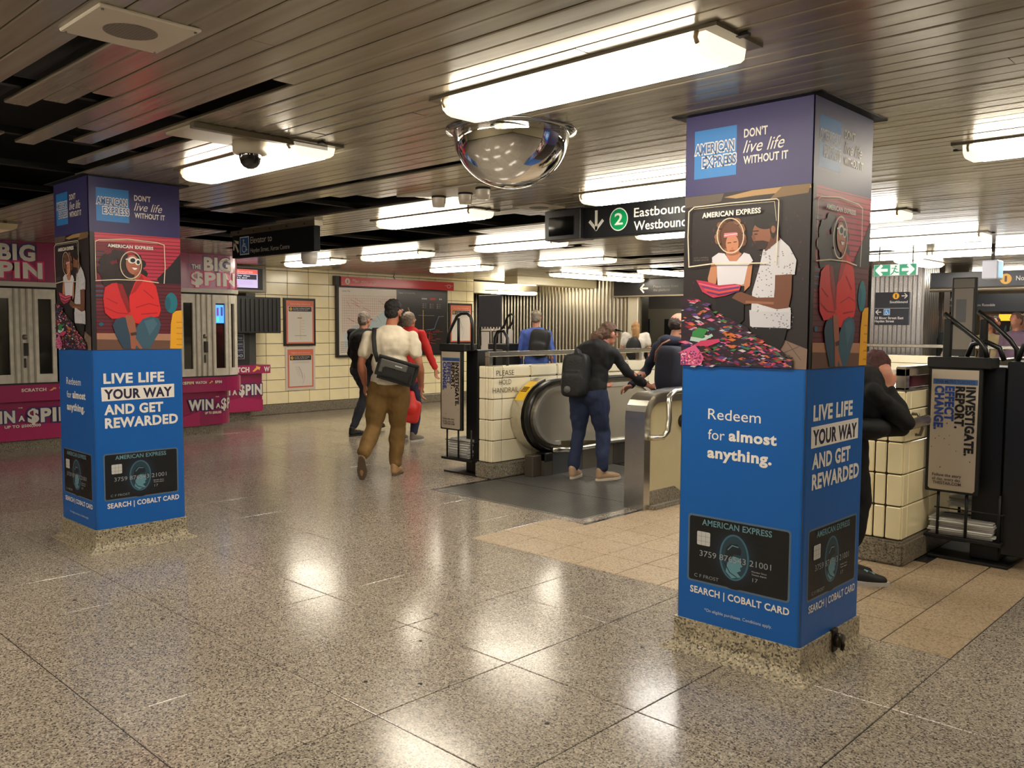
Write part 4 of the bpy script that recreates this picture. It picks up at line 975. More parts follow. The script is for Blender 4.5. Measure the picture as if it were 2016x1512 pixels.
while yy < 13.2:
    for z0, z1 in zip(ZS, ZS[1:]):
        if z0 < .9: m.box((-6.145, yy+.003, z0+.003), (-6.128, yy+.412, z1-.003), M_TILEP)
    yy += .415
tag(m.build('outer_wall_tiles', wall_esc), kind='stuff')
cv = Cv((-5.9425, 0, 0), (0, 1, 0), (0, 0, 1), .5, step=.0004)
for tx, a, b_, z in (('PLEASE', 5.985, 6.235, 1.015), ('HOLD', 6.025, 6.195, .925), ('HANDRAIL', 5.935, 6.30, .845)): cv.text(tx, a+.01, b_+.01, z+.002, .05, (52, 46, 38), -.008)
cv.build('lettering', wall_esc)
def top_rail(name, label, pts, posts):
    t = thing(name, label, 'railing'); b = MB()
    for a, c in zip(pts, pts[1:]):
        lo = V((min(a[0], c[0])-.03, min(a[1], c[1])-.03, a[2]-.05)); hi = V((max(a[0], c[0])+.03, max(a[1], c[1])+.03, a[2])); b.box(lo, hi, M_STEEL, .006)
    b.build('rail', t)
    for p in posts: b = MB(); b.box((p[0]-.028, p[1]-.028, 1.10), (p[0]+.028, p[1]+.028, p[2]-.05), M_STEEL, .004); b.build('post', t)
    return t
top_rail('wall_railing', 'square steel railing on the low wall above the please hold handrail words', [(-6.04, 5.99, 1.25), (-6.04, 13.4, 1.25)], [(-6.04, 5.99, 1.25), (-6.04, 8.5, 1.25), (-6.04, 11, 1.25)])
# far side of the well
m = MB(); m.box((-5.95, 13.4, -.1), (-1.75, 13.58, 1.10), M_GROUT); wall_wf = struct(m.build('wall_well_far'))
for i in range(10):
    for z0, z1 in zip(ZS, ZS[1:]): piece('wall_tile', (.407, .02, z1-z0-.007), M_TILEP, (-1.95-.4+.2-.405*i, 13.392, (z0+z1)/2), wall_wf, bev=.004)
top_rail('wall_railing', 'long bright steel railing across the far side of the stair well', [(-5.95, 13.49, 1.27), (2.6, 13.49, 1.27)], [(-3.6, 13.49, 1.27), (-1.9, 13.49, 1.27), (.4, 13.49, 1.27)])
# right low wall with its end beside the news stand
wall_st, _ = low_wall('wall_stair', -2.42, -1.95, 5.60, 13.4, 1)
ed2 = [5.615, 5.70]+[5.70+.415*(i+1) for i in range(7)]
for a, b_ in zip(ed2, ed2[1:]):
    for z0, z1 in zip(ZS, ZS[1:]): piece('wall_tile', (.02, b_-a-.007, z1-z0-.007), M_TILE, (-1.958, (a+b_)/2, (z0+z1)/2), wall_st, bev=.004)
for (a, b_) in ((-2.42, -2.20), (-2.20, -2.125), (-2.125, -2.05), (-2.05, -1.95)):
    for z0, z1 in zip(ZS, ZS[1:]): piece('wall_tile', (b_-a-.010, .02, z1-z0-.008), M_TILE, ((a+b_)/2, 5.607, (z0+z1)/2), wall_st, bev=.006)
m = MB(); m.box((-2.42, 5.61, 1.098), (-1.95, 13.4, 1.112), M_STEEL); m.build('steel_cap', wall_st)
m = MB(); yy = ed2[-1]
while yy < 13.2:
    for z0, z1 in zip(ZS, ZS[1:]): m.box((-1.966, yy+.003, z0+.003), (-1.95, yy+.412, z1-.003), M_TILE)
    yy += .415
tag(m.build('further_wall_tiles', wall_st), kind='stuff')
t = thing('glazed_railing', 'steel framed glass railing on the low wall beside the news stand', 'railing')
b = MB(); b.box((-2.02, 5.62, 1.112), (-1.96, 5.69, 1.25), M_STEEL, .004); b.box((-2.02, 5.62, 1.20), (-1.96, 9.5, 1.262), M_STEEL, .004); b.box((-2.02, 5.62, 1.112), (-1.96, 9.5, 1.13), M_STEEL, .003); b.build('frame', t)
b = MB(); b.box((-1.995, 5.69, 1.13), (-1.987, 9.5, 1.20), M((96, 40, 60), .05, spec=.8, coat=.5)); b.build('infill_pane', t)  # dark red base colour stands in for the magenta booths' reflection
t = thing('wall_handrail', 'short rounded steel handrail fixed to the end of the low wall', 'handrail')
b = MB(); b.tube([(-1.90, 5.45, .905), (-1.90, 5.6, .91), (-1.90, 5.85, .915), (-1.91, 5.9, .91)], [(.022, .035)]*4, M_STEEL, 16, flat=(1, 0, 0)); b.build('rail', t)
b = MB(); b.tube([(-1.955, 5.8, .82), (-1.92, 5.8, .82), (-1.90, 5.8, .89)], .01, M_STEELD, 8); b.tube([(-1.955, 5.72, .96), (-1.91, 5.72, .96), (-1.90, 5.72, .92)], .01, M_STEELD, 8); b.build('bracket', t)

# ================================================================== ESCALATOR
esc = thing('escalator', 'steel escalator going down past the please hold handrail wall', 'escalator', (0, 0, 0))
def prof(y0, z0, z1, r, yend=7.9, zdrop=True, n=14, yflat=7.9):
    """newel profile in (y, z): bottom right, round nose, top, then down the incline"""
    p = [(y0+r*1.1, z0)]+[(y0+(r)-r*math.cos(math.radians(a))*1.0, (z0+z1)/2-(z1-z0)/2*math.cos(math.radians(180-(180-a)))*1.0) for a in []]
    cz = (z0+z1)/2; ry = (z1-z0)/2
    p += [(y0+r-r*math.sin(math.radians(a)), cz-ry*math.cos(math.radians(a))) for a in [180*i/n for i in range(0, n+1)]]
    p += [(yflat, z1)]
    if zdrop: p += [(yflat+.25, z1-.05), (yflat+5, z1-.05-4.75*math.tan(math.radians(30)))]
    return p[1:]
def offs(p, d):
    out = []
    for i, a in enumerate(p):
        q0 = p[max(0, i-1)]; q1 = p[min(len(p)-1, i+1)]; dx, dy = q1[0]-q0[0], q1[1]-q0[1]; L = math.hypot(dx, dy); out.append((a[0]-dy/L*d, a[1]+dx/L*d))
    return out
def balustrade(par, xi, xo, ynose, top, side):
    """xi inner (towards the steps), xo outer"""
    base = prof(ynose+.10, .24, top-.03, .44)
    s = 1 if side > 0 else -1
    xm = xi-s*.06
    hr = MB(); hr.tube([(xm, y, z) for y, z in base], [(.042, .02)]*len(base), M_RUB, 14, flat=(1, 0, 0)); hr.build('handrail_belt', par)
    st = MB(); a = offs(base, -.022); b = offs(base, -.062); st.strip(a, b, 'x', xm-.02, xm+.02, M_STEELD); st.build('handrail_guide', par)
    c = offs(base, -.062); d = offs(base, -.10)
    st = MB(); st.strip(c, d, 'x', xi-s*.045, xi, M((214, 210, 200), .35, .7)); st.build('edge_moulding', par)
    inner = offs(base, -.10)
    pn = MB(); pts = inner+[(12.9, .24-4.75*math.tan(math.radians(30))), (8.15, .24), (7.9, .24)]; pn.prism(pts, 'x', xi-s*.03, xi-s*.015, M((214, 208, 194), .38, .85, noise_amt=.06, noise_scale=3)); pn.build('inner_panel', par)
    dk = MB(); dk.tube([(xi, y, z) for y, z in ((ynose+.42, .262), (ynose+.7, .235), (7.2, .235), (7.45, .26), (8.1, .25), (12.8, -2.4))], [(.03, .024)]*6, M_STEEL, 12); dk.build('skirt_moulding', par)
    for a, b_, m in ((ynose+.30, ynose+.42, M((92, 88, 80), .4, .5)), (ynose+.424, ynose+.9, M((120, 122, 124), .3, .9)), (ynose+.905, 7.55, M((128, 122, 108), .3, .8)), (7.555, 8.1, M((92, 88, 82), .35, .8))):
        q = MB(); q.box((xi-s*.05, a, 0), (xi-s*.005, b_, .225), m); q.build('skirt_panel', par)
    q = MB(); q.box((xi-s*.16, ynose+.02+.15, .0), (xi-s*.045, ynose+.5, .22), M((66, 58, 50), .5), .01); q.box((xi-s*.13, ynose+.3, .15), (xi+s*.01, ynose+.42, .24), M_RUB, .01); q.build('handrail_inlet', par)
    return base
base = balustrade(esc, -5.68, -5.9, 6.12, .985, 1)
# broad steel band round the nose next to the tiles, with the yellow notice
o1 = offs(base, .028); o2 = offs(base, .03-.10)
q = MB(); q.strip([p for p in o1[:14]], [p for p in o2[:14]], 'x', -5.935, -5.80, M_STEEL); q.build('newel_band', esc)
sv = MB(); pp = offs(base, .0295)[9:13]; vs = []
for y, z in pp: vs += [(-5.925, y, z), (-5.81, y, z)]
sv.add(vs, [(2*i, 2*i+1, 2*i+3, 2*i+2) for i in range(len(pp)-1)], M((222, 180, 30), .4)); sv.build('yellow_notice', esc)
lt = MB()
for i in range(4):
    f = .2+i*.2; a, b_ = V((0,)+tuple(pp[1])), V((0,)+tuple(pp[2])); c = a.lerp(b_, f)
    lt.box((-5.91, c.y-.004, c.z-.003), (-5.83, c.y-.0005, c.z+.006), M((60, 50, 20), .5))
lt.build('notice_print', esc)
base2 = balustrade(esc, -4.30, -4.08, 5.84, .985, -1)
q = MB(); q.box((-5.9, 5.175, -.03), (-4.205, 7.55, 0.004), M((142, 139, 134), .34, .65, noise_amt=.2, noise_scale=4), .003); lp = q.build('landing_plate', esc)
gv = MB()
for i in range(64): gv.box((-5.87+i*.026, 5.2, .004), (-5.87+i*.026+.009, 7.5, .0065), M((112, 110, 106), .3, .7))
for yj in (5.95, 6.72): gv.box((-5.9, yj, .0066), (-4.205, yj+.006, .0072), M_BLACK)
tag(gv.build('plate_grooves', esc), kind='stuff')
q = MB(); q.box((-5.62, 7.55, -.01), (-4.36, 7.68, .012), M((24, 24, 24), .4, .5), .004); q.build('comb', esc)
for i in range(14):
    yy = 7.68+.4*i; zz = -.01 if i < 2 else -.01-.2*(i-1)
    q = MB(); q.box((-5.60, yy, zz-.25), (-4.38, yy+.395, zz), M((70, 70, 70), .4, .7)); q.build('step', esc)
# cladding of the right balustrade: cream panel, steel edge channel, bent tube
pn = MB(); pn.prism([(5.87, .15), (6.25, .15), (6.5, .0), (7.0, -.35), (13.0, -.35), (13.0, .93), (6.05, .93), (5.93, .88), (5.87, .78)], 'x', -4.09, -4.06, M((206, 194, 154), .22, coat=.3, noise_amt=.08, noise_scale=4)); pn.build('cream_panel', esc)
ch_o = [(5.79, 0), (5.79, .74)]+[(6.0-.21*math.cos(math.radians(a)), .76+.20*math.sin(math.radians(a))) for a in range(0, 91, 15)]+[(13.0, .96)]
ch_i = [(5.875, 0), (5.875, .74)]+[(6.02-.145*math.cos(math.radians(a)), .76+.12*math.sin(math.radians(a))) for a in range(0, 91, 15)]+[(13.0, .88)]
q = MB(); q.strip(ch_i, ch_o, 'x', -4.24, -4.045, M_STEEL); q.build('edge_channel', esc)
q = MB(); q.tube([(-4.05, 5.85, .60), (-4.0, 5.87, .60), (-3.96, 5.93, .605), (-3.95, 5.98, .65), (-3.95, 6.0, .75), (-3.955, 6.0, .86), (-3.97, 6.03, .93), (-3.98, 6.12, .965), (-3.98, 6.5, .975), (-3.98, 9, .975)], .024, M_STEEL, 14); q.build('guard_tube', esc)
q = MB(); q.cyl((-4.06, 6.36, .70), (-4.04, 6.36, .70), .055, M((40, 38, 36), .4, .5), 24); q.cyl((-4.05, 6.36, .70), (-4.03, 6.36, .70), .02, M_STEELD, 12); q.build('lock_disc', esc)
q = MB(); q.prism([(5.87, 0), (6.62, 0), (6.52, .0), (6.25, .15), (5.87, .15)], 'x', -4.12, -4.05, M_GRAN2); q.box((-4.1, 5.87, -.01), (-3.99, 9.5, .03), M_GRAN2, .012); q.build('granite_foot', esc)
# shafts under the openings
for nm, p in (('pit_lining', PIT), ('pit_lining', PIT2)):
    q = MB(); d = .02
    q.box((p[0]-d, p[2], -3.2), (p[0], p[3], -.01), M_STEELD); q.box((p[1], p[2], -3.2), (p[1]+d, p[3], -.01), M_STEELD); q.box((p[0], p[3], -3.2), (p[1], p[3]+d, -.01), M_STEELD); q.box((p[0], p[2]-d, -3.2), (p[1], p[2], -.2), M_STEELD); q.box((p[0], p[2], -3.22), (p[1], p[3], -3.2), M_BLACK)
    o = q.build(nm, floor)
for i in range(16):
    q = MB(); yy = 7.0+.3*i; q.box((-3.9, yy, -.17*(i+1)-.17), (-2.45, yy+.3, -.17*(i+1)), M_GRAN2); q.build('stair_step', floor)

# ================================================================== NEWS STANDS
PAPER = (206, 204, 200)
def stand(label, loc, rz=0, tall=True):
    """origin at the near left floor corner of its column; x to the right along the poster, y away"""
    t = thing('newspaper_stand', label, 'news stand', loc, rz)
    b = MB(); b.box((.02, -.04, 0), (.50, .50, .018), M((22, 20, 19), .5), .003); b.build('base_plate', t)
    b = MB(); b.box((.25, .06, .018), (.42, .42, 1.26), M((15, 15, 16), .4), .006); b.build('pillar', t)
    b = MB(); b.box((.0, -.06, .135), (.46, .44, .16), M_BLACK, .004); b.build('tray', t)
    for x, y in ((.08, -.045), (.25, -.045), (.44, -.045), (.44, .40), (.08, .40)):
        b = MB(); b.tube([(x, y, .16), (x, y, .46)], .0095, M_BLACK, 8); b.build('tray_bar', t)
    b = MB(); b.tube([(.06, -.05, .34), (.46, -.05, .34), (.46, .42, .34)], .005, M_BLACK, 6); b.build('tray_rail', t)
    # poster box
    b = MB(); b.box((.0, -.07, .445), (.32, -.03, 1.30), M_BLACK, .006); b.box((-.01, -.08, 1.25), (.37, .10, 1.32), M_BLACK, .006); b.build('poster_frame', t)
    cv = Cv((0, -.0705, 0), (1, 0, 0), (0, 0, 1), .4); PO = (176, 164, 148)
    r = .012; cv.poly([(.02+r, .46), (.30-r, .46), (.30, .46+r), (.30, 1.24), (.02, 1.24), (.02, .46+r)], PO)
    g = random.Random(2)
    cv.rect(.03, 1.145, .295, 1.18, (60, 90, 140)); cv.text('STAR METRO TORONTO', .045, .28, 1.152, .02, (26, 40, 70), .02)
    cv.build('poster_sheet', t)
    # the four words run downwards
    cv = Cv((0, -.0725, 0), (0, 0, -1), (1, 0, 0), .4)      # u runs down, v to the right
    for tx, ln, x, c in (('INVESTIGATE.', .44, .232, (24, 24, 26)), ('REPORT.', .27, .170, (24, 24, 26)), ('EFFECT', .225, .108, (36, 66, 140)), ('CHANGE.', .285, .046, (36, 66, 140))):
        cv.text(tx, -1.135, -1.135+ln, x, .05, c, .06)
    cv.build('poster_lettering', t)
    cv = Cv((0, -.0725, 0), (1, 0, 0), (0, 0, 1), .4)
    for i, (tx, a) in enumerate((('Follow the story', .045), ('all day, every day.', .045), ('THESTAR.COM', .05))): cv.text(tx, a, .22, .548-i*.026, .018, (70, 64, 58), .02)
    cv.build('small_lettering', t)
    st = MB()
    for i in range(16): cx, cz = g.uniform(.03, .29), g.uniform(.6, .9); st.add([(cx+g.uniform(.3, 1)*.006*math.cos(a), -.0716, cz+g.uniform(.3, 1)*.006*math.sin(a)) for a in (0, 1, 2, 3, 4, 5)], [(0, 1, 2, 3, 4, 5)], M((90, 78, 66), .6))
    st.recalc = False; tag(st.build('rust_spots', t), kind='stuff')
    for pts in ([(.04, 0, 1.30), (.04, 0, 1.40), (.09, 0, 1.48), (.18, 0, 1.60), (.24, 0, 1.625), (.33, 0, 1.625), (.38, 0, 1.59), (.40, 0, 1.52), (.40, 0, 1.25)],
                [(.42, .3, 1.1), (.42, .3, 1.38), (.46, .3, 1.45), (.55, .3, 1.45), (.60, .3, 1.38), (.60, .3, 1.1)]) if not tall else \
               ([(.06, 0, 1.60), (.14, 0, 1.53), (.27, 0, 1.425), (.31, 0, 1.37), (.32, 0, 1.32)], [(.16, .36, 1.62), (.24, .36, 1.55), (.36, .36, 1.43), (.40, .36, 1.37), (.41, .36, 1.2)], [(.17, .12, 1.32), (.2, .12, 1.40), (.28, .12, 1.42), (.36, .12, 1.38), (.39, .12, 1.3)]):
        b = MB(); b.tube(pts, .016, M((18, 18, 19), .35), 12); b.build('loop_tube', t)
    if not tall:
        b = MB(); b.tube([(.20, 0, 1.3), (.20, 0, 1.58)], .014, M_BLACK, 10); b.build('loop_tube', t)
    else:
        for x, y in ((.085, .0), (.20, .36)):
            b = MB(); b.box((x-.022, y-.02, 1.3), (x+.022, y+.02, 1.565), M((15, 15, 16), .4), .004); b.build('post', t)
    return t
s1 = stand('black newspaper stand with poster at the left of the please hold handrail wall', (-6.66, 5.97, 0), tall=False)
s2 = stand('black newspaper stand with poster beside the low wall, right edge of the picture', (-1.93, 6.02, 0), tall=True)
for n_, x0 in ((0, s2),):
    b = MB(); b.box((.44, .0, .08), (.62, .62, 1.30), M((20, 20, 21), .35), .006); b.build('side_cabinet', s2)
    b = MB(); b.tube([(.47, .1, 1.30), (.50, .1, 1.40), (.6, .1, 1.42)], .016, M_BLACK, 10); b.build('loop_tube', s2)
def pile(label, loc, n, w=.34, d=.26, rz=0, seed=1, ink=(50, 52, 58)):
    t = thing('newspaper_pile', label, 'newspapers', loc, rz); g = random.Random(seed)
    for i in range(n):
        m = MB(); jx, jy = g.uniform(-.012, .012), g.uniform(-.012, .012); h = .012
        m.box((-w/2+jx, -d/2+jy, i*h), (w/2+jx, d/2+jy, i*h+h-.0015), M(g.choice([PAPER, (176, 174, 172), (224, 222, 218)]), .8), .003)
        p = m.build('newspaper', t)
    cv = Cv((0, 0, n*.012), (1, 0, 0), (0, 1, 0), .7); cv.rect(-w*.45, -d*.42, w*.45, d*.42, (170, 166, 156)); cv.rect(-w*.4, d*.2, w*.4, d*.36, ink); cv.rect(-w*.4, -d*.36, w*.0, d*.15, (110, 108, 106))
    for i in range(5): cv.rect(w*.05, -d*.34+i*d*.1, w*.4, -d*.31+i*d*.1, (90, 88, 86), False)
    cv.k += 1; cv.build('front_page', t)
    return t
pile('thick pile of newspapers tied in the tray of the left stand', (-6.45, 6.08, .16), 16, .30, .24)
pile('loose pile of newspapers in the tray of the right stand', (-1.72, 6.12, .16), 9, .38, .26, .06, 3, (40, 60, 90))
pile('newspapers on the rear shelf of the right stand', (-1.70, 6.36, .30), 6, .34, .2, -.05, 5)
pile('papers with a coloured front page at the right edge, behind the stand', (-1.28, 6.55, .30), 7, .2, .3, .1, 6, (170, 40, 50))
# stands by the passage: dark board, crates and white bin
t = thing('notice_board', 'dark blue grey board on thin legs in front of the ribbed wall', 'board', (-9.56, 9.5, 0))
b = MB(); b.box((-.24, -.02, 1.49), (.24, .02, 1.98), M((44, 46, 58), .5), .004); b.build('panel', t)
b = MB(); b.tube([(-.24, 0, 0), (-.24, 0, 1.49)], .012, M_BLACK, 8); b.tube([(.24, 0, 0), (.24, 0, 1.49)], .012, M_BLACK, 8); b.build('legs', t)
for x, lab in ((-9.66, 'white bin under the dark board, left one'), (-9.40, 'white bin under the dark board, right one')):
    t = thing('bin', lab, 'bin', (x, 9.62, 0)); b = MB(); b.box((-.12, -.12, 0), (.12, .12, 1.46), M((214, 208, 200), .5), .02); b.build('body', t); b = MB(); b.tube([(-.10, -.125, 1.2), (-.10, -.13, 1.42), (.10, -.13, 1.42), (.10, -.125, 1.2)], .008, M_BLACK, 6); b.build('wire_loop', t)
def crate(label, loc, loop):
    t = thing('newspaper_rack', label, 'rack', loc); b = MB(); b.box((-.21, -.15, .9), (.21, .15, 1.24), M((16, 16, 17), .5), .01); b.build('box', t)
    b = MB(); b.box((-.14, -.1, 0), (.14, .1, .9), M((16, 16, 17), .5), .01); b.build('pedestal', t)
    b = MB(); b.tube(loop, .017, M_BLACK, 10); b.build('loop_tube', t)
crate('black newspaper rack with bent tube handle left of the man in blue', (-9.2, 9.45, 0), [(-.16, 0, 1.24), (-.15, 0, 1.38), (.0, 0, 1.52), (.06, 0, 1.64), (.13, 0, 1.69), (.19, 0, 1.66), (.17, 0, 1.56), (.06, 0, 1.45), (.05, 0, 1.24)])

# ================================================================== FAR HALL
t = thing('clad_column', 'metal clad column carrying the southbound direction sign', 'column', (0, 0, 0))
b = MB(); b.box((-5.47, 14.02, 0), (-4.68, 14.7, H), M((150, 148, 150), .3, .85, noise_amt=.15, noise_scale=3)); b.build('core', t)
for i in range(11):
    b = MB(); b.prism([(-.03, 0), (-.025, -.018), (.025, -.018), (.03, 0)], 'z', 0, H, M((196, 194, 196), .25, .9, noise_amt=.1)); o = b.build('flute', t); o.location = (-5.43+i*.071, 14.02, 0)
for i in range(8):
    b = MB(); b.box((-4.68, 14.04+i*.085, 0), (-4.665, 14.04+i*.085+.06, H), M((170, 166, 160), .3, .9)); b.build('flute', t)
t = thing('clad_column', 'narrower metal clad column just right of the southbound one', 'column', (0, 0, 0))
b = MB(); b.box((-5.05, 15.4, 0), (-4.80, 15.7, H), M((150, 142, 136), .35, .85)); b.build('core', t)
for i in range(4): b = MB(); b.box((-5.04+i*.062, 15.385, 0), (-5.0+i*.062, 15.4, H), M((176, 168, 160), .3, .9)); b.build('flute', t)
t = thing('direction_sign', 'black southbound sign with yellow 1 and wheelchair symbol on the clad column', 'sign', (0, 0, 0))
b = MB(); b.box((-5.38, 13.97, 1.56), (-4.86, 14.0, 2.07), M((40, 42, 52), .4), .003); b.build('board', t)
cv = Cv((0, 13.969, 0), (1, 0, 0), (0, 0, 1), .4, step=.0015); W_ = (225, 222, 220)
cv.rect(-5.38, 1.815, -4.86, 1.822, (170, 170, 175)); cv.ell(-5.06, 2.01, .05, .05, (240, 176, 60), 20); cv.text('1', -5.07, -5.05, 1.982, .055, (60, 44, 20), .02)
arrow(cv, -4.93, 2.01, .08, .014, 0, W_); cv.text('Southbound', -5.15, -4.88, 1.90, .036, W_, .02)
arrow(cv, -5.32, 1.76, .08, .014, 180, W_); wheelchair(cv, -5.19, 1.76, .085, (60, 140, 210)); cv.text('33 Bloor Street East', -5.37, -4.93, 1.65, .036, W_, .02); cv.text('Hayden Street', -5.37, -5.07, 1.60, .036, W_, .02); cv.build('lettering', t)
t = thing('sign_header', 'long dark header with yellow circle and North lettering at the right edge', 'sign', (0, 0, 0))
b = MB(); b.box((-4.52, 13.85, 2.11), (.5, 13.95, 2.34), M((26, 30, 40), .35), .004); b.build('board', t)
b = MB(); b.cyl((-4.52, 13.85, 2.085), (.5, 13.85, 2.085), .035, M((170, 160, 146), .3, .8), 14); b.build('light_pipe', t)
cv = Cv((0, 13.849, 0), (1, 0, 0), (0, 0, 1), .4, step=.0015); cv.ell(-3.50, 2.22, .075, .075, (240, 180, 66), 26); cv.text('1', -3.515, -3.485, 2.18, .08, (60, 44, 20), .02); cv.text('Northbound', -3.37, -2.95, 2.195, .062, W_, .02); cv.build('lettering', t)
t = thing('hanging_sign', 'dark hanging sign reading Northbound, next station Rosedale', 'sign', (0, 0, 0))
b = MB(); b.box((-5.52, 17.0, 1.81), (-3.6, 17.06, 2.13), M((40, 44, 52), .4), .004); b.build('board', t)
b = MB(); b.cyl((-5.3, 17.03, 2.13), (-5.3, 17.03, H), .012, M_BLACK, 8); b.cyl((-3.9, 17.03, 2.13), (-3.9, 17.03, H), .012, M_BLACK, 8); b.build('rods', t)
cv = Cv((0, 16.999, 0), (1, 0, 0), (0, 0, 1), .4, step=.0015); cv.ell(-5.40, 1.97, .085, .085, (214, 176, 92), 22); cv.text('1', -5.41, -5.38, 1.93, .08, (60, 44, 20), .02); cv.text('Northbound', -5.23, -4.75, 2.01, .06, (190, 188, 184)); cv.text('To Finch   Next station: Rosedale', -5.23, -4.45, 1.91, .045, (170, 168, 164)); cv.build('lettering', t)
t = thing('platform_sign', 'black overhead sign Please move down the platform with left arrow', 'sign', (0, 0, 0))
b = MB(); b.box((-10.72, 14.18, 2.125), (-7.5, 14.27, 2.44), M((18, 18, 20), .4), .004); b.build('board', t)
b = MB(); b.box((-10.74, 14.16, 2.10), (-7.5, 14.29, 2.127), M((150, 140, 120), .3, .7)); b.build('bottom_edge', t)
cv = Cv((0, 14.179, 0), (1, 0, 0), (0, 0, 1), .4, step=.0015); arrow(cv, -9.97, 2.26, .17, .03, 180, (200, 190, 170)); cv.text('Please move down', -9.75, -9.18, 2.27, .048, (150, 140, 126)); cv.text('the platform', -9.75, -9.37, 2.20, .048, (150, 140, 126)); cv.build('lettering', t)
# boxed cream beam
t = thing('boxed_beam', 'cream enamelled boxed beam under the ceiling before the ribbed wall', 'beam', (0, 0, 0))
b = MB(); b.box((-11.6, 11.9, 2.30), (-11.25, 14.3, 2.449), M((216, 206, 168), .3, coat=.2), .006); b.build('casing', t)
# platform hall beyond the opening: dark back, train side, kiosk
b = MB(); b.box((-15.6, 17.9, 0), (-5.6, 18.1, H), M((62, 58, 54), .5)); wp = struct(b.build('wall_platform'))
b = MB(); b.box((-13.4, 17.8, 0), (-10.6, 17.9, 1.95), M((120, 114, 100), .35, .6), .01); b.box((-13.2, 17.78, 1.1), (-12.3, 17.8, 1.7), M((24, 24, 24), .2), .01); b.box((-11.9, 17.78, 1.1), (-11.0, 17.8, 1.7), M((24, 24, 24), .2), .01); b.build('steel_panel', wp)
b = MB(); b.box((-5.6, 19.2, 0), (4.9, 19.4, H), M((130, 118, 96), .4)); struct(b.build('wall_shops'))
t = thing('kiosk', 'snack kiosk with yellow lit sign and shelves of goods at the far right', 'kiosk', (0, 0, 0))
b = MB(); b.box((-4.75, 18.0, 0), (-2.6, 18.9, 1.0), M((70, 56, 46), .5), .01); b.box((-4.8, 18.7, 1.0), (-2.5, 18.8, 1.95), M((40, 34, 32), .5)); b.build('counter', t)
b = MB(); b.box((-4.62, 17.95, 1.66), (-4.0, 18.05, 1.78), M((250, 176, 50), .4, emit=1.6)); b.build('lit_sign', t)
b = MB(); b.box((-4.95, 17.95, 1.66), (-4.63, 18.05, 1.78), M((200, 170, 140), .5)); b.build('sign_end', t)
for i in range(3): b = MB(); b.box((-4.7, 18.35, 1.1+i*.17), (-3.2, 18.6, 1.115+i*.17), M((110, 100, 90), .5)); b.build('shelf', t)
g = random.Random(8); n_ = 0
for r in range(3):
    for i in range(16):
        tt = thing('goods_packet' if r < 2 else 'drink_bottle', 'small packet on the kiosk shelves' if r < 2 else 'small bottle on the top kiosk shelf', 'packet' if r < 2 else 'bottle', (-4.62+i*.085, 18.42, 1.116+r*.17), 0, 'packets on the kiosk shelves' if r < 2 else 'bottles on the kiosk shelf')
        b = MB()
        if r < 2: b.box((-.034, -.03, 0), (.034, .03, g.uniform(.07, .12)), M(g.choice([(190, 90, 60), (200, 180, 150), (150, 50, 50), (190, 140, 90)]), .5), .004); b.build('wrapper', tt)
        else: b.lathe([(0, 0), (.024, 0), (.024, .08), (.01, .11), (.01, .125), (0, .125)], (0, 0, 0), M(g.choice([(150, 180, 190), (90, 140, 180), (200, 210, 210)]), .15), 10); b.build('body', tt)
t = thing('poster_pylon', 'tall slim grey framed poster pylon behind the right newspaper stand', 'sign', (-2.03, 6.95, 0))
b = MB(); b.box((-.085, 0, 1.3), (.085, .03, 1.88), M((38, 38, 40), .4), .004); b.box((-.02, .0, 0), (.02, .03, 1.3), M((20, 20, 21), .4)); b.build('frame', t)
cv = Cv((0, -.0008, 0), (1, 0, 0), (0, 0, 1), .3); cv.rect(-.065, 1.35, .065, 1.80, (140, 132, 124)); cv.rect(-.05, 1.55, .02, 1.72, (96, 98, 106)); cv.rect(-.07, 1.805, .07, 1.87, (120, 114, 108)); cv.build('sheet', t)
# ================================================================== PEOPLE
SKIN = (190, 130, 104)
SPH = {}
def unit_sphere(n, m):
    if (n, m) not in SPH:
        vs = [V((0, 0, -1))]+[V((math.cos(2*PI*k/n)*math.cos(-PI/2+PI*j/m), math.sin(2*PI*k/n)*math.cos(-PI/2+PI*j/m), math.sin(-PI/2+PI*j/m))) for j in range(1, m) for k in range(n)]+[V((0, 0, 1))]
        fs = [(0, 1+(k+1) % n, 1+k) for k in range(n)]
        for j in range(m-2): fs += [(1+j*n+k, 1+j*n+(k+1) % n, 1+(j+1)*n+(k+1) % n, 1+(j+1)*n+k) for k in range(n)]
        t = 1+(m-2)*n; fs += [(t+k, t+(k+1) % n, len(vs)-1) for k in range(n)]
        SPH[(n, m)] = (vs, fs)
    return SPH[(n, m)]
WR = bpy.data.textures.new('folds', 'CLOUDS'); WR.noise_scale = .11; WR.noise_depth = 1
WH_ = bpy.data.textures.new('locks', 'CLOUDS'); WH_.noise_scale = .028; WH_.noise_depth = 2
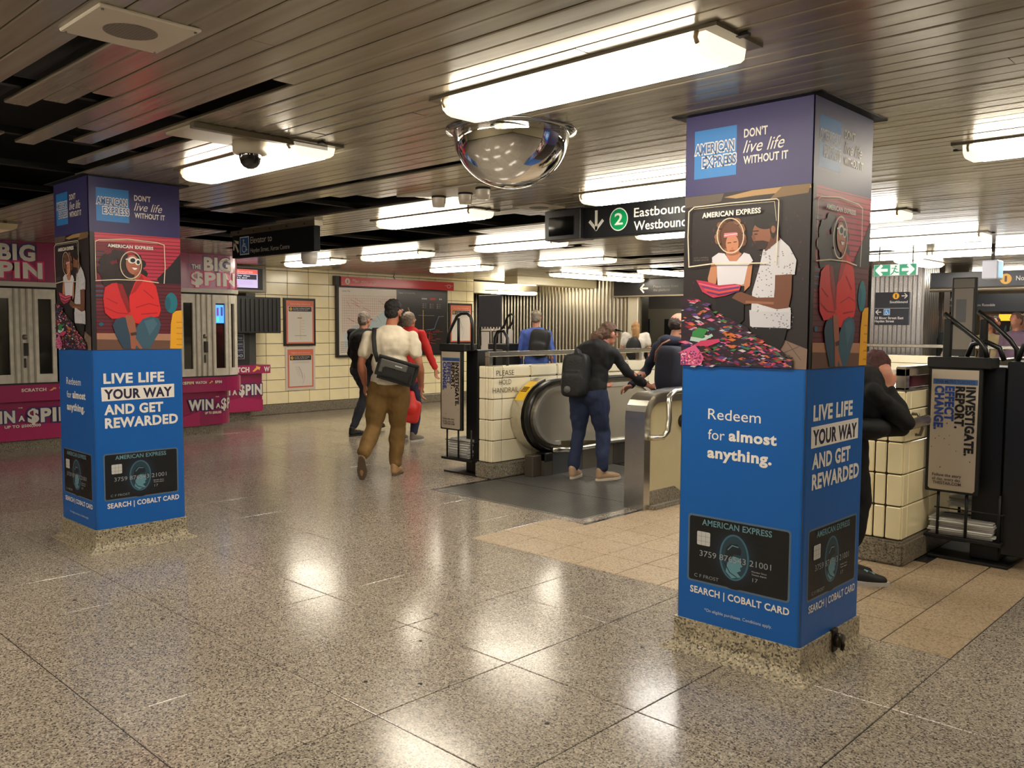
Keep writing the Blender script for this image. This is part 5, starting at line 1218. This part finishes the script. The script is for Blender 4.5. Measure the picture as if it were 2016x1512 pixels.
def blob(name, prims, mat, parent, vox=.009, sm=4, folds=0, tex=None):
    """closed shapes fused into one continuous surface (voxel remesh)"""
    vs, fs = [], []
    def put(v, f):
        k = len(vs); vs.extend(v); fs.extend([tuple(k+a for a in q) for q in f])
    for p in prims:
        if p[0] == 'e':                                  # ellipsoid: centre, radii, rotation
            _, c, r, rot = (tuple(p)+((0, 0, 0),))[:4]
            m = Euler([math.radians(a) for a in rot]).to_matrix(); c = V(c); sv_, sf = unit_sphere(20, 12)
            put([c+m @ V((q.x*r[0], q.y*r[1], q.z*r[2])) for q in sv_], sf)
        elif p[0] == 'c':                                # capsule chain: points, radii
            pts, rs = [V(q) for q in p[1]], p[2]; sv_, sf = unit_sphere(14, 8)
            for q, r in zip(pts, rs): put([q+v*r for v in sv_], sf)
            for a, b, ra, rb in zip(pts, pts[1:], rs, rs[1:]):
                d = b-a
                if d.length < 1e-4: continue
                d.normalize(); x = d.orthogonal().normalized(); y = d.cross(x); n = 14
                ring = [x*math.cos(2*PI*k/n)+y*math.sin(2*PI*k/n) for k in range(n)]
                put([a+q*ra for q in ring]+[b+q*rb for q in ring], [tuple(range(n-1, -1, -1)), tuple(range(n, 2*n))]+[(k, (k+1) % n, n+(k+1) % n, n+k) for k in range(n)])
        elif p[0] == 'b':                                # superellipsoid block: centre, half sizes, rotation
            _, c, h, rot = p[:4]; m = Euler([math.radians(a) for a in rot]).to_matrix(); c = V(c); sv_, sf = unit_sphere(32, 20)
            f = lambda a: math.copysign(abs(a)**.42, a)
            put([c+m @ V((f(q.x)*h[0], f(q.y)*h[1], f(q.z)*h[2])) for q in sv_], sf)
    me = bpy.data.meshes.new(name); me.from_pydata(vs, [], fs); me.materials.append(mat)
    o = bpy.data.objects.new(name, me); C.objects.link(o); o.parent = parent
    r = o.modifiers.new('remesh', 'REMESH'); r.mode = 'VOXEL'; r.voxel_size = vox; r.use_smooth_shade = True
    s = o.modifiers.new('smooth', 'SMOOTH'); s.iterations = sm; s.factor = .5
    if folds:
        d = o.modifiers.new('folds', 'DISPLACE'); d.texture = tex or WR; d.strength = folds; d.mid_level = .5; d.texture_coords = 'LOCAL'
    return o
def hand(wr, d, side, curl=.35, s=1.0):
    """prims of a hand: wrist point, direction, palm normal side vector (towards the thumb)"""
    wr = V(wr); d = V(d).normalized(); th = V(side); th = (th-d*th.dot(d)).normalized(); n = d.cross(th)
    pr = []; pc = wr+d*.045*s
    for k in (-.028, -.010, .010, .026): pr.append(('c', [wr+d*.012*s+th*k*.6*s, wr+d*.085*s+th*k*s], [.014*s, .0115*s]))
    for k, L in zip((.026, .009, -.010, -.027), (.070, .078, .072, .056)):
        a = wr+d*.088*s+th*k*s; b = a+(d*math.cos(curl)+n*math.sin(curl))*L*.42*s; c = b+(d*math.cos(curl*2.4)+n*math.sin(curl*2.4))*L*.34*s; e = c+(d*math.cos(curl*3.6)+n*math.sin(curl*3.6))*L*.24*s
        pr.append(('c', [a, b, c, e], [.0098*s, .0092*s, .0085*s, .0075*s]))
    a = wr+d*.025*s+th*.03*s; b = a+(d*.7+th*.5+n*.25).normalized()*.036*s; c = b+(d*.9+th*.1+n*.35).normalized()*.03*s
    pr.append(('c', [a, b, c], [.0125*s, .0105*s, .0088*s]))
    return pr
def shoe(par, heel, toe, up, col, sole, w=.045, name='shoe'):
    heel, toe, up = V(heel), V(toe), V(up).normalized(); d = (toe-heel); L = d.length; d.normalize(); up = (up-d*up.dot(d)).normalized(); sd = d.cross(up)
    f = lambda a, b, c=0: heel+d*a*L+up*b+sd*c
    pr = [('c', [f(.10, .045), f(.35, .045), f(.65, .036), f(.92, .028)], [w*.82, w*.80, w*.92, w*.62]), ('c', [f(.12, .06), f(.14, .10)], [w*.84, w*.9]), ('c', [f(.3, .07), f(.5, .045)], [w*.7, w*.7]), ('c', [f(.65, .03, .012), f(.85, .026, .01)], [w*.7, w*.55])]
    o = blob(name, pr, M(col, .6), par, .007, 3)
    m = MB(); n = 22; out = []
    for i in range(n):
        a = 2*PI*i/n; x = math.cos(a); y = math.sin(a); wd = w*(1.0 if x > 0 else .82)*(1+.12*math.sin(a*1)); out.append((.5+.56*x, y*wd*1.12*(1-.22*max(0, x)**3)))
    vs = [f(a, .0, b) for a, b in out]+[f(a, .022, b) for a, b in out]
    m.add(vs, [tuple(range(n)), tuple(range(2*n-1, n-1, -1))]+[(i, (i+1) % n, n+(i+1) % n, n+i) for i in range(n)], M(sole, .6)); m.build('sole', o)
    return o
DEF = dict(pelvis=(0, 0, .95), chest=(0, 0, 1.28), neck=(0, 0, 1.47), head=(0, .02, 1.635), hturn=0, htilt=0,
           sl=(-.19, 0, 1.41), sr=(.19, 0, 1.41), el=(-.25, -.03, 1.13), er=(.25, -.03, 1.13), wl=(-.27, .06, .89), wr=(.27, .06, .89), hl=(0, .1, -1), hr=(0, .1, -1),
           jl=(-.09, 0, .92), jr=(.09, 0, .92), kl=(-.10, .03, .50), kr=(.10, .03, .50), al=(-.10, -.03, .09), ar=(.10, -.03, .09), tl=(-.12, .17, .0), tr=(.12, .17, .0), hel=None, her=None, upl=(0, 0, 1), upr=(0, 0, 1))
def person(label, loc, rz, pose=None, top=((20, 20, 22), 'long'), legs=(30, 32, 40), shoes=((30, 28, 26), (40, 38, 36)), hair=('short', (34, 26, 22)), skin=SKIN, scale=1, far=False, wide=1.0, group=None, hem=.86):
    p = dict(DEF); p.update(pose or {})
    t = thing('person', label, 'person', loc, rz, group); t.scale = (scale,)*3
    vx = .016 if far else .0085
    g = lambda k: V(p[k])
    hd = g('head'); Rm = Euler((math.radians(p['htilt']), 0, math.radians(p['hturn']))).to_matrix()
    hp = lambda x, y, z: hd+Rm @ V((x, y, z))
    e3 = (p['htilt'], 0, p['hturn'])
    body = [('e', hp(0, -.005, .02), (.074, .094, .094), e3), ('e', hp(0, .022, -.045), (.056, .066, .066), e3), ('c', [hp(0, .045, -.09), hp(0, .058, -.088)], [.028, .02]),
            ('c', [hp(0, .085, .0), hp(0, .104, -.03)], [.010, .014]), ('e', hp(.074, -.008, -.008), (.012, .020, .032), e3), ('e', hp(-.074, -.008, -.008), (.012, .020, .032), e3),
            ('c', [hp(-.02, .088, -.062), hp(.02, .088, -.062)], [.007, .007]), ('c', [hp(-.05, .078, .018), hp(.05, .078, .018)], [.012, .012]),
            ('c', [hp(0, -.02, -.05), g('neck')+V((0, 0, -.04))], [.054, .060]), ('c', [g('neck')+V((0, 0, -.03)), g('chest')], [.056, .10]),
            ('e', (g('chest')+g('pelvis'))/2, (.13*wide, .095, .2)), ('e', g('pelvis'), (.15*wide, .11, .12))]
    for s, sgn in (('l', -1), ('r', 1)):
        S, E, W = g('s'+s), g('e'+s), g('w'+s)
        body.append(('c', [g('chest').lerp(S, .6)+V((0, 0, .03)), S-V((0, 0, .03)), S.lerp(E, .45), E, E.lerp(W, .3), W], [.045, .034, .044*wide, .038, .041*wide, .026]))
        body += hand(W, g('h'+s), (0, 1, 0) if p.get('thumb') is None else p['thumb'])
        body.append(('c', [g('j'+s), g('k'+s), g('k'+s).lerp(g('a'+s), .3), g('a'+s)], [.075, .05, .052, .036]))
    bo = blob('body', body, M(skin, .5, noise_amt=.05), t, vx)
    if not far:
        for sx in (-.031, .031):
            m = MB(); m.lathe([(.0, -.011), (.008, -.008), (.0115, 0), (.008, .008), (0, .011)], (0, 0, 0), M((232, 226, 218), .2), 12); o = m.build('eye', t); o.location = hp(sx, .079, .002)
    # hair
    hm = M(hair[1], .7, bump=.6, bump_scale=160)
    hr_ = [('e', hp(0, -.018, .036), (.080, .096, .088), e3), ('e', hp(0, -.05, -.01), (.072, .062, .078), e3)]
    if hair[0] == 'bald': hr_ = [('e', hp(0, -.028, .006), (.080, .086, .082), e3)]
    if hair[0] == 'fade': hr_ = [('e', hp(0, -.012, .048), (.080, .100, .082), e3), ('e', hp(0, -.046, -.005), (.074, .062, .068), e3)]
    if hair[0] in ('pony', 'long'):
        hr_ += [('c', [hp(.0, -.07, -.02), hp(-.02, -.12, -.08), hp(-.05, -.12, -.17), hp(-.07, -.10, -.26)], [.062, .055, .055, .03])] if hair[0] == 'pony' else [('c', [hp(0, -.07, -.02), hp(0, -.09, -.13), hp(0, -.10, -.24)], [.07, .065, .05])]
    if hair[0] == 'bun': hr_ += [('e', hp(0, -.09, .08), (.05, .045, .045))]+[('e', hp(random.uniform(-.05, .05), -.1+random.uniform(-.03, .03), .09+random.uniform(-.02, .05)), (.02, .02, .02)) for _ in range(8)]
    blob('hair', hr_, hm, t, .012 if far else .007, 1, .02, WH_)
    # top
    tm = M(top[0], .85, bump=.5, bump_scale=14, noise_amt=.12, noise_scale=9)
    ch, pv, nk = g('chest'), g('pelvis'), g('neck')
    dn = (pv-ch).normalized(); hemc = pv+dn*(.95-hem) if hem < .95 else pv
    tp = [('e', ch+V((0, 0, .03)), (.185*wide, .125, .19)), ('e', ch.lerp(nk, .35)+V((0, -.01, .02)), (.19*wide, .105, .10)), ('e', ch.lerp(pv, .5), (.160*wide, .118, .20)), ('e', pv+V((0, 0, .02)), (.172*wide, .128, .13)), ('c', [nk-V((0, 0, .045)), ch], [.072, .12]),
          ('c', [g('sl')+V((.02, 0, -.012)), nk-V((0, 0, .055)), g('sr')+V((-.02, 0, -.012))], [.054, .070, .054])]
    tp.append(('c', [pv+V((-.07*wide, 0, 0)), pv+V((-.07*wide, 0, hem-.95+.09))], [.105, .108])); tp.append(('c', [pv+V((.07*wide, 0, 0)), pv+V((.07*wide, 0, hem-.95+.09))], [.105, .108]))
    for s in 'lr':
        S, E, W = g('s'+s), g('e'+s), g('w'+s)
        if top[1] == 'short': tp.append(('c', [S-V((0, 0, .01)), S.lerp(E, .35), S.lerp(E, .60)], [.060, .062*wide, .060*wide]))
        else: tp.append(('c', [S-V((0, 0, .012)), S.lerp(E, .5), E, E.lerp(W, .5), W.lerp(E, .08)], [.056, .056, .050, .046, .040]))
    blob('top', tp, tm, t, vx, 4, .03)
    # trousers
    lm = M(legs, .85, bump=.6, bump_scale=11, noise_amt=.15, noise_scale=8); lp = [('e', pv+V((0, 0, -.03)), (.162*wide, .122, .13)), ('e', pv+V((-.06, -.045, -.07)), (.085*wide, .085, .09)), ('e', pv+V((.06, -.045, -.07)), (.085*wide, .085, .09))]
    lw = p.get('legw', 1.0)
    for s in 'lr':
        J, K, A = g('j'+s), g('k'+s), g('a'+s)
        lp.append(('c', [J-V((0, 0, .02)), J.lerp(K, .5), K, K.lerp(A, .35), A.lerp(K, .04)+V((0, 0, .02))], [.098*wide, .086*wide*lw, .066*lw, .066*lw, .056*lw]))
    blob('trousers', lp, lm, t, vx, 4, .028)
    for s in 'lr':
        A, T = g('a'+s), g('t'+s); heel = p['he'+s] or (A.x-(T.x-A.x)*.35, A.y-(T.y-A.y)*.30, T.z)
        shoe(t, heel, T, p['up'+s], shoes[0], shoes[1])
    return t, hp
CR = math.radians(43.7)       # heading of somebody walking straight away from the camera
# --- man in white T-shirt
t, hp = person('man in white T-shirt and khaki trousers walking away with a cross body bag', (-6.80, 5.35, 0), CR, dict(
    pelvis=(.0, 0, .94), chest=(.01, 0, 1.29), neck=(.01, .01, 1.475), head=(.045, .04, 1.635), hturn=-28, sl=(-.205, 0, 1.40), sr=(.225, 0, 1.40), el=(-.275, -.02, 1.12), er=(.30, -.03, 1.13), wl=(-.255, .07, .92), wr=(.31, .08, .90),
    kl=(-.155, .02, .49), al=(-.215, -.26, .24), tl=(-.235, -.24, .005), hel=(-.225, -.34, .235), upl=(0, .6, .45), kr=(.07, .10, .50), ar=(.05, .06, .10), tr=(.08, .26, .0), jl=(-.095, 0, .92), jr=(.09, 0, .92), legw=1.18),
    top=((226, 214, 190), 'short'), legs=(128, 98, 52), shoes=((176, 138, 96), (104, 86, 68)), hair=('fade', (26, 22, 20)), skin=(176, 112, 84), wide=1.14, hem=.84)
blob('beard', [('c', [hp(.06, .02, -.055), hp(.05, .06, -.09), hp(0, .075, -.105), hp(-.05, .06, -.09)], [.018, .022, .024, .02])], M((40, 28, 24), .8), t, .008)
bag = thing('crossbody_bag', 'black and grey cross body bag slung on the back of the white T-shirt', 'bag', (-6.80, 5.35, 0), CR)
b = MB(); mt = Matrix.Translation((.10, -.175, 1.06)) @ Euler((0, math.radians(16), 0)).to_matrix().to_4x4()
b.box((-.20, -.06, -.115), (.20, .045, .115), M((24, 24, 25), .5, bump=.2), .03, mt); b.build('body', bag)
b = MB(); b.box((-.17, -.078, -.05), (.10, -.055, .085), M((88, 86, 82), .6), .01, mt); b.box((-.13, -.09, -.075), (.15, -.06, .02), M((20, 20, 21), .45), .012, mt); b.build('front_pocket', bag)
b = MB(); b.box((-.20, -.066, .085), (.20, -.03, .118), M((14, 14, 15), .5), .008, mt); b.box((-.02, -.081, .045), (.05, -.078, .056), M((190, 190, 190), .4), 0, mt); b.build('flap', bag)
b = MB(); b.tube([(-.08, -.19, 1.15), (-.115, -.165, 1.25), (-.13, -.13, 1.38), (-.135, -.06, 1.47), (-.12, .02, 1.475), (-.05, .13, 1.35), (.15, .16, 1.12), (.25, .0, 1.02), (.27, -.13, 1.0)], [(.022, .006)]*9, M((16, 16, 17), .7), 8, flat=(1, .3, 0)); b.build('strap', bag)
# --- old man in black
t, hp = person('old man with grey hair and glasses in black jacket walking to the right', (-9.78, 7.22, 0), math.radians(14), dict(
    pelvis=(0, 0, .93), chest=(0, -.02, 1.24), neck=(0, .02, 1.44), head=(0, .07, 1.575), hturn=0, kl=(-.08, .22, .52), al=(-.08, .36, .12), tl=(-.09, .60, .03), kr=(.09, -.06, .50), ar=(.09, -.30, .10), tr=(.09, -.08, .0), el=(-.26, .08, 1.10), wl=(-.22, .24, .93), er=(.24, -.08, 1.1), wr=(.24, -.02, .86)),
    top=((14, 14, 16), 'long'), legs=(34, 36, 46), shoes=((20, 19, 18), (26, 25, 24)), hair=('short', (118, 108, 98)), skin=(176, 124, 98), hem=.84)
b = MB(); b.tube([hp(.077, -.01, .01), hp(.077, .05, .015), hp(.05, .10, .012), hp(.02, .108, .01)], .004, M_BLACK, 6); b.build('glasses', t)
# --- person in red with child sized bag, hidden behind the man in white
t, hp = person('grey haired person in red coat mostly hidden behind the man in white', (-8.74, 7.19, 0), math.radians(20), dict(sl=(-.18, 0, 1.36), head=(0, .03, 1.56), neck=(0, 0, 1.42), er=(.28, .05, 1.15), wr=(.32, .15, .95)),
    top=((206, 44, 42), 'long'), legs=(44, 46, 70), shoes=((120, 110, 100), (190, 186, 180)), hair=('short', (128, 114, 100)), hem=.72)
b = blob('coat_skirt', [('c', [(-.05, 0, .95), (-.07, .02, .70), (-.08, .0, .52)], [.13, .16, .13]), ('c', [(.08, 0, .95), (.10, .04, .72)], [.11, .10])], M((206, 44, 42), .7), t, .012)
b = thing('shopping_bag', 'red carrier bag hanging beside the khaki trousers', 'bag', (-8.60, 7.12, .0), CR)
blob('bag_body', [('c', [(0, 0, .62), (-.01, 0, .45)], [.05, .10]), ('b', (.0, 0, .40), (.12, .04, .15), (0, 12, 0))], M((214, 50, 44), .5), b, .012)
# --- woman stooping at the escalator
t, hp = person('woman in black top and dark jeans bending over at the escalator, holding a hand', (-5.26, 6.64, 0), math.radians(12), dict(
    pelvis=(-.03, -.03, .90), chest=(.0, .04, 1.17), neck=(.03, .10, 1.33), head=(.075, .19, 1.425), htilt=-24, hturn=-22, sl=(-.15, .04, 1.27), sr=(.17, .07, 1.27), el=(-.2, .16, 1.05), er=(.28, .18, 1.06), wl=(-.10, .36, .95), wr=(.36, .44, .93), hr=(.3, .8, -.25), hl=(.3, .5, -.3),
    jl=(-.115, -.03, .88), jr=(.055, -.03, .88), kl=(-.15, .02, .48), kr=(.09, .05, .48), al=(-.17, -.06, .10), ar=(.13, -.02, .10), tl=(-.20, .14, .008), tr=(.22, .17, .008), legw=1.08),
    top=((18, 18, 20), 'long'), legs=(34, 44, 74), shoes=((168, 138, 108), (206, 196, 178)), hair=('pony', (96, 68, 50)), skin=(186, 124, 100), wide=1.12, hem=.86)
b = MB(); b.tube([hp(-.08, -.01, .05), hp(-.06, .09, .075), hp(0, .11, .08), hp(.06, .09, .075), hp(.08, -.01, .05)], [(.006, .018)]*5, M((30, 22, 18), .2), 8); b.build('sunglasses', t)
bp = thing('backpack', 'plain black backpack with a round badge worn by the woman at the escalator', 'backpack', (-5.26, 6.64, 0), math.radians(12))
blob('pack', [('b', (-.10, -.155, 1.03), (.135, .085, .215), (-8, 0, 0)), ('b', (-.10, -.235, .945), (.11, .04, .12), (-6, 0, 0)), ('c', [(-.10, -.10, 1.25), (-.10, -.15, 1.27)], [.03, .025])], M((13, 13, 14), .6, bump=.4), bp, .012)
b = MB(); b.tube([(.0, -.03, 1.24), (.02, .08, 1.38), (.06, .17, 1.32)], [(.022, .008)]*3, M((13, 13, 14), .6), 8, flat=(1, 0, 0)); b.build('strap', bp)
b = MB(); b.cyl((-.13, -.285, .90), (-.13, -.270, .90), .034, M((96, 98, 96), .5), 20); b.build('badge', bp)
# --- man in dark hooded top on the escalator
t, hp = person('balding man in navy hooded top on the escalator beside the near column', (-4.84, 7.42, 0), math.radians(-4), dict(head=(.02, .05, 1.53), neck=(0, .0, 1.38), chest=(0, 0, 1.18), pelvis=(0, 0, .86), hturn=-30, sl=(-.2, 0, 1.32), sr=(.2, 0, 1.32), el=(-.30, -.06, 1.06), wl=(-.34, -.26, .90), hl=(-.2, -.9, -.2), er=(.3, .05, 1.05), wr=(.34, .2, .95), jl=(-.09, 0, .84), jr=(.09, 0, .84)),
    top=((22, 26, 44), 'long'), legs=(26, 28, 38), hair=('bald', (52, 40, 34)), skin=(182, 126, 100), wide=1.16)
blob('hood', [('c', [(-.1, -.07, 1.36), (0, -.13, 1.36), (.1, -.07, 1.36)], [.05, .07, .05])], M((22, 26, 44), .85), t, .012)
bp = thing('backpack', 'navy backpack with tan cord on the hooded man, cut by the near column', 'backpack', (-4.84, 7.42, 0), math.radians(-4))
blob('pack', [('b', (.10, -.20, 1.10), (.14, .09, .22), (-4, 0, 0))], M((16, 20, 38), .7), bp, .014)
b = MB(); b.tube([(.0, -.31, 1.16), (.03, -.33, 1.26), (.1, -.325, 1.34), (.16, -.28, 1.38)], .008, M((150, 100, 76), .6), 8); b.build('cord', bp)
# --- person in black behind the near column
t, hp = person('person in black jacket and sneakers stooping behind the near column', (-2.06, 5.06, 0), math.radians(-52), dict(
    pelvis=(-.02, -.06, .92), chest=(.02, .05, 1.08), neck=(.0, .12, 1.19), head=(-.09, .15, 1.245), htilt=-30, hturn=40, sl=(-.16, .05, 1.15), sr=(.19, .06, 1.15), el=(-.14, .22, .95), er=(.10, .27, .96), wl=(-.12, .12, 1.10), wr=(.08, .17, 1.15), hl=(0, -.3, 1), hr=(0, -.1, 1),
    jl=(-.09, -.04, .90), jr=(.09, -.04, .90), kl=(-.10, .03, .48), kr=(.05, .05, .48), al=(-.10, -.03, .09), ar=(.04, -.02, .09), tl=(-.10, .17, .0), tr=(.09, .20, .0), legw=.9),
    top=((13, 13, 15), 'long'), legs=(13, 13, 15), shoes=((20, 20, 22), (196, 192, 186)), hair=('short', (70, 34, 32)), hem=.82)
blob('jacket_skirt', [('c', [(0, 0, .98), (.03, .14, .95), (.03, .27, .92)], [.13, .09, .05]), ('e', (.04, .05, .93), (.2, .15, .08))], M((13, 13, 15), .8), t, .012)
b = MB(); b.tube([(.045, .12, .066), (.09, .13, .066), (.04, .085, .078), (.085, .09, .078)], .004, M((150, 210, 220), .5), 6); b.build('laces', t)
# --- distant people
def fp(*a, **k): return person(*a, far=True, **k)
t, hp = fp('man in blue shirt and cap with black backpack in front of the ribbed wall', (-8.80, 9.72, 0), math.radians(30), dict(), top=((70, 96, 176), 'long'), legs=(24, 24, 30), hair=('short', (120, 112, 100)), wide=1.12, hem=.80)
blob('cap', [('e', hp(0, -.01, .055), (.085, .10, .062)), ('e', hp(0, .09, .04), (.06, .06, .012))], M((150, 142, 122), .7), t, .012)
bp = thing('backpack', 'black backpack of the man in the blue shirt', 'backpack', (-8.80, 9.72, 0), math.radians(30))
blob('pack', [('b', (.10, -.20, 1.25), (.15, .10, .21), (0, 8, 0)), ('b', (.10, -.28, 1.17), (.11, .05, .10), (0, 8, 0))], M((20, 20, 24), .6), bp, .014)
b = MB(); b.tube([(.15, -.1, 1.42), (.14, .02, 1.46), (.14, .12, 1.38)], [(.025, .008)]*3, M_BLACK, 8, flat=(1, 0, 0)); b.build('strap', bp)
t, hp = fp('blonde woman in white top with black backpack near the platform opening', (-8.92, 12.45, 0), math.radians(38), dict(head=(0, .02, 1.52), neck=(0, 0, 1.38), chest=(0, 0, 1.2)), top=((214, 208, 200), 'short'), legs=(30, 30, 36), hair=('long', (160, 120, 76)), scale=.97)
bp = thing('backpack', 'black backpack of the blonde woman near the platform opening', 'backpack', (-8.92, 12.45, 0), math.radians(38))
blob('pack', [('e', (-.04, -.2, 1.12), (.14, .10, .22))], M((18, 18, 20), .6), bp, .016); b = MB(); b.tube([(-.1, -.1, 1.28), (-.1, .05, 1.36), (-.1, .1, 1.26)], [(.02, .008)]*3, M_BLACK, 8, flat=(1, 0, 0)); b.build('strap', bp)
ppl = [((-4.50, 15.05), 200, (54, 60, 62), 'short', (16, 14, 14), 'dark haired person in grey patterned jacket beside the clad column', 1.0), ((-4.28, 14.45), 150, (200, 186, 160), 'short', (20, 17, 16), 'dark haired person in cream top facing the grey jacket', 1.03),
       ((-4.20, 16.1), 185, (30, 30, 34), 'short', (28, 22, 20), 'person in black partly behind the right stand posts', .98), ((-3.93, 14.75), 170, (170, 150, 110), 'long', (96, 50, 40), 'reddish haired person in beige between the stand posts', .97),
       ((-3.72, 15.9), 210, (60, 84, 130), 'short', (70, 50, 40), 'person in blue top between the stand posts', 1.0), ((-3.52, 14.6), 160, (120, 96, 116), 'short', (110, 84, 70), 'person in mauve top near the kiosk', 1.0), ((-3.12, 15.1), 120, (16, 16, 20), 'short', (90, 66, 56), 'tall person in black coat before the kiosk shelves', 1.04),
       ((-2.7, 16.2), 200, (70, 60, 60), 'short', (40, 30, 26), 'person at the right edge under the North sign', 1.0)]
for (x, y), a, c, hs, hc, lab, sc_ in ppl: fp(lab, (x, y, 0), math.radians(a), dict(), top=(c, 'long'), legs=(34, 36, 46), hair=(hs, hc), scale=sc_)
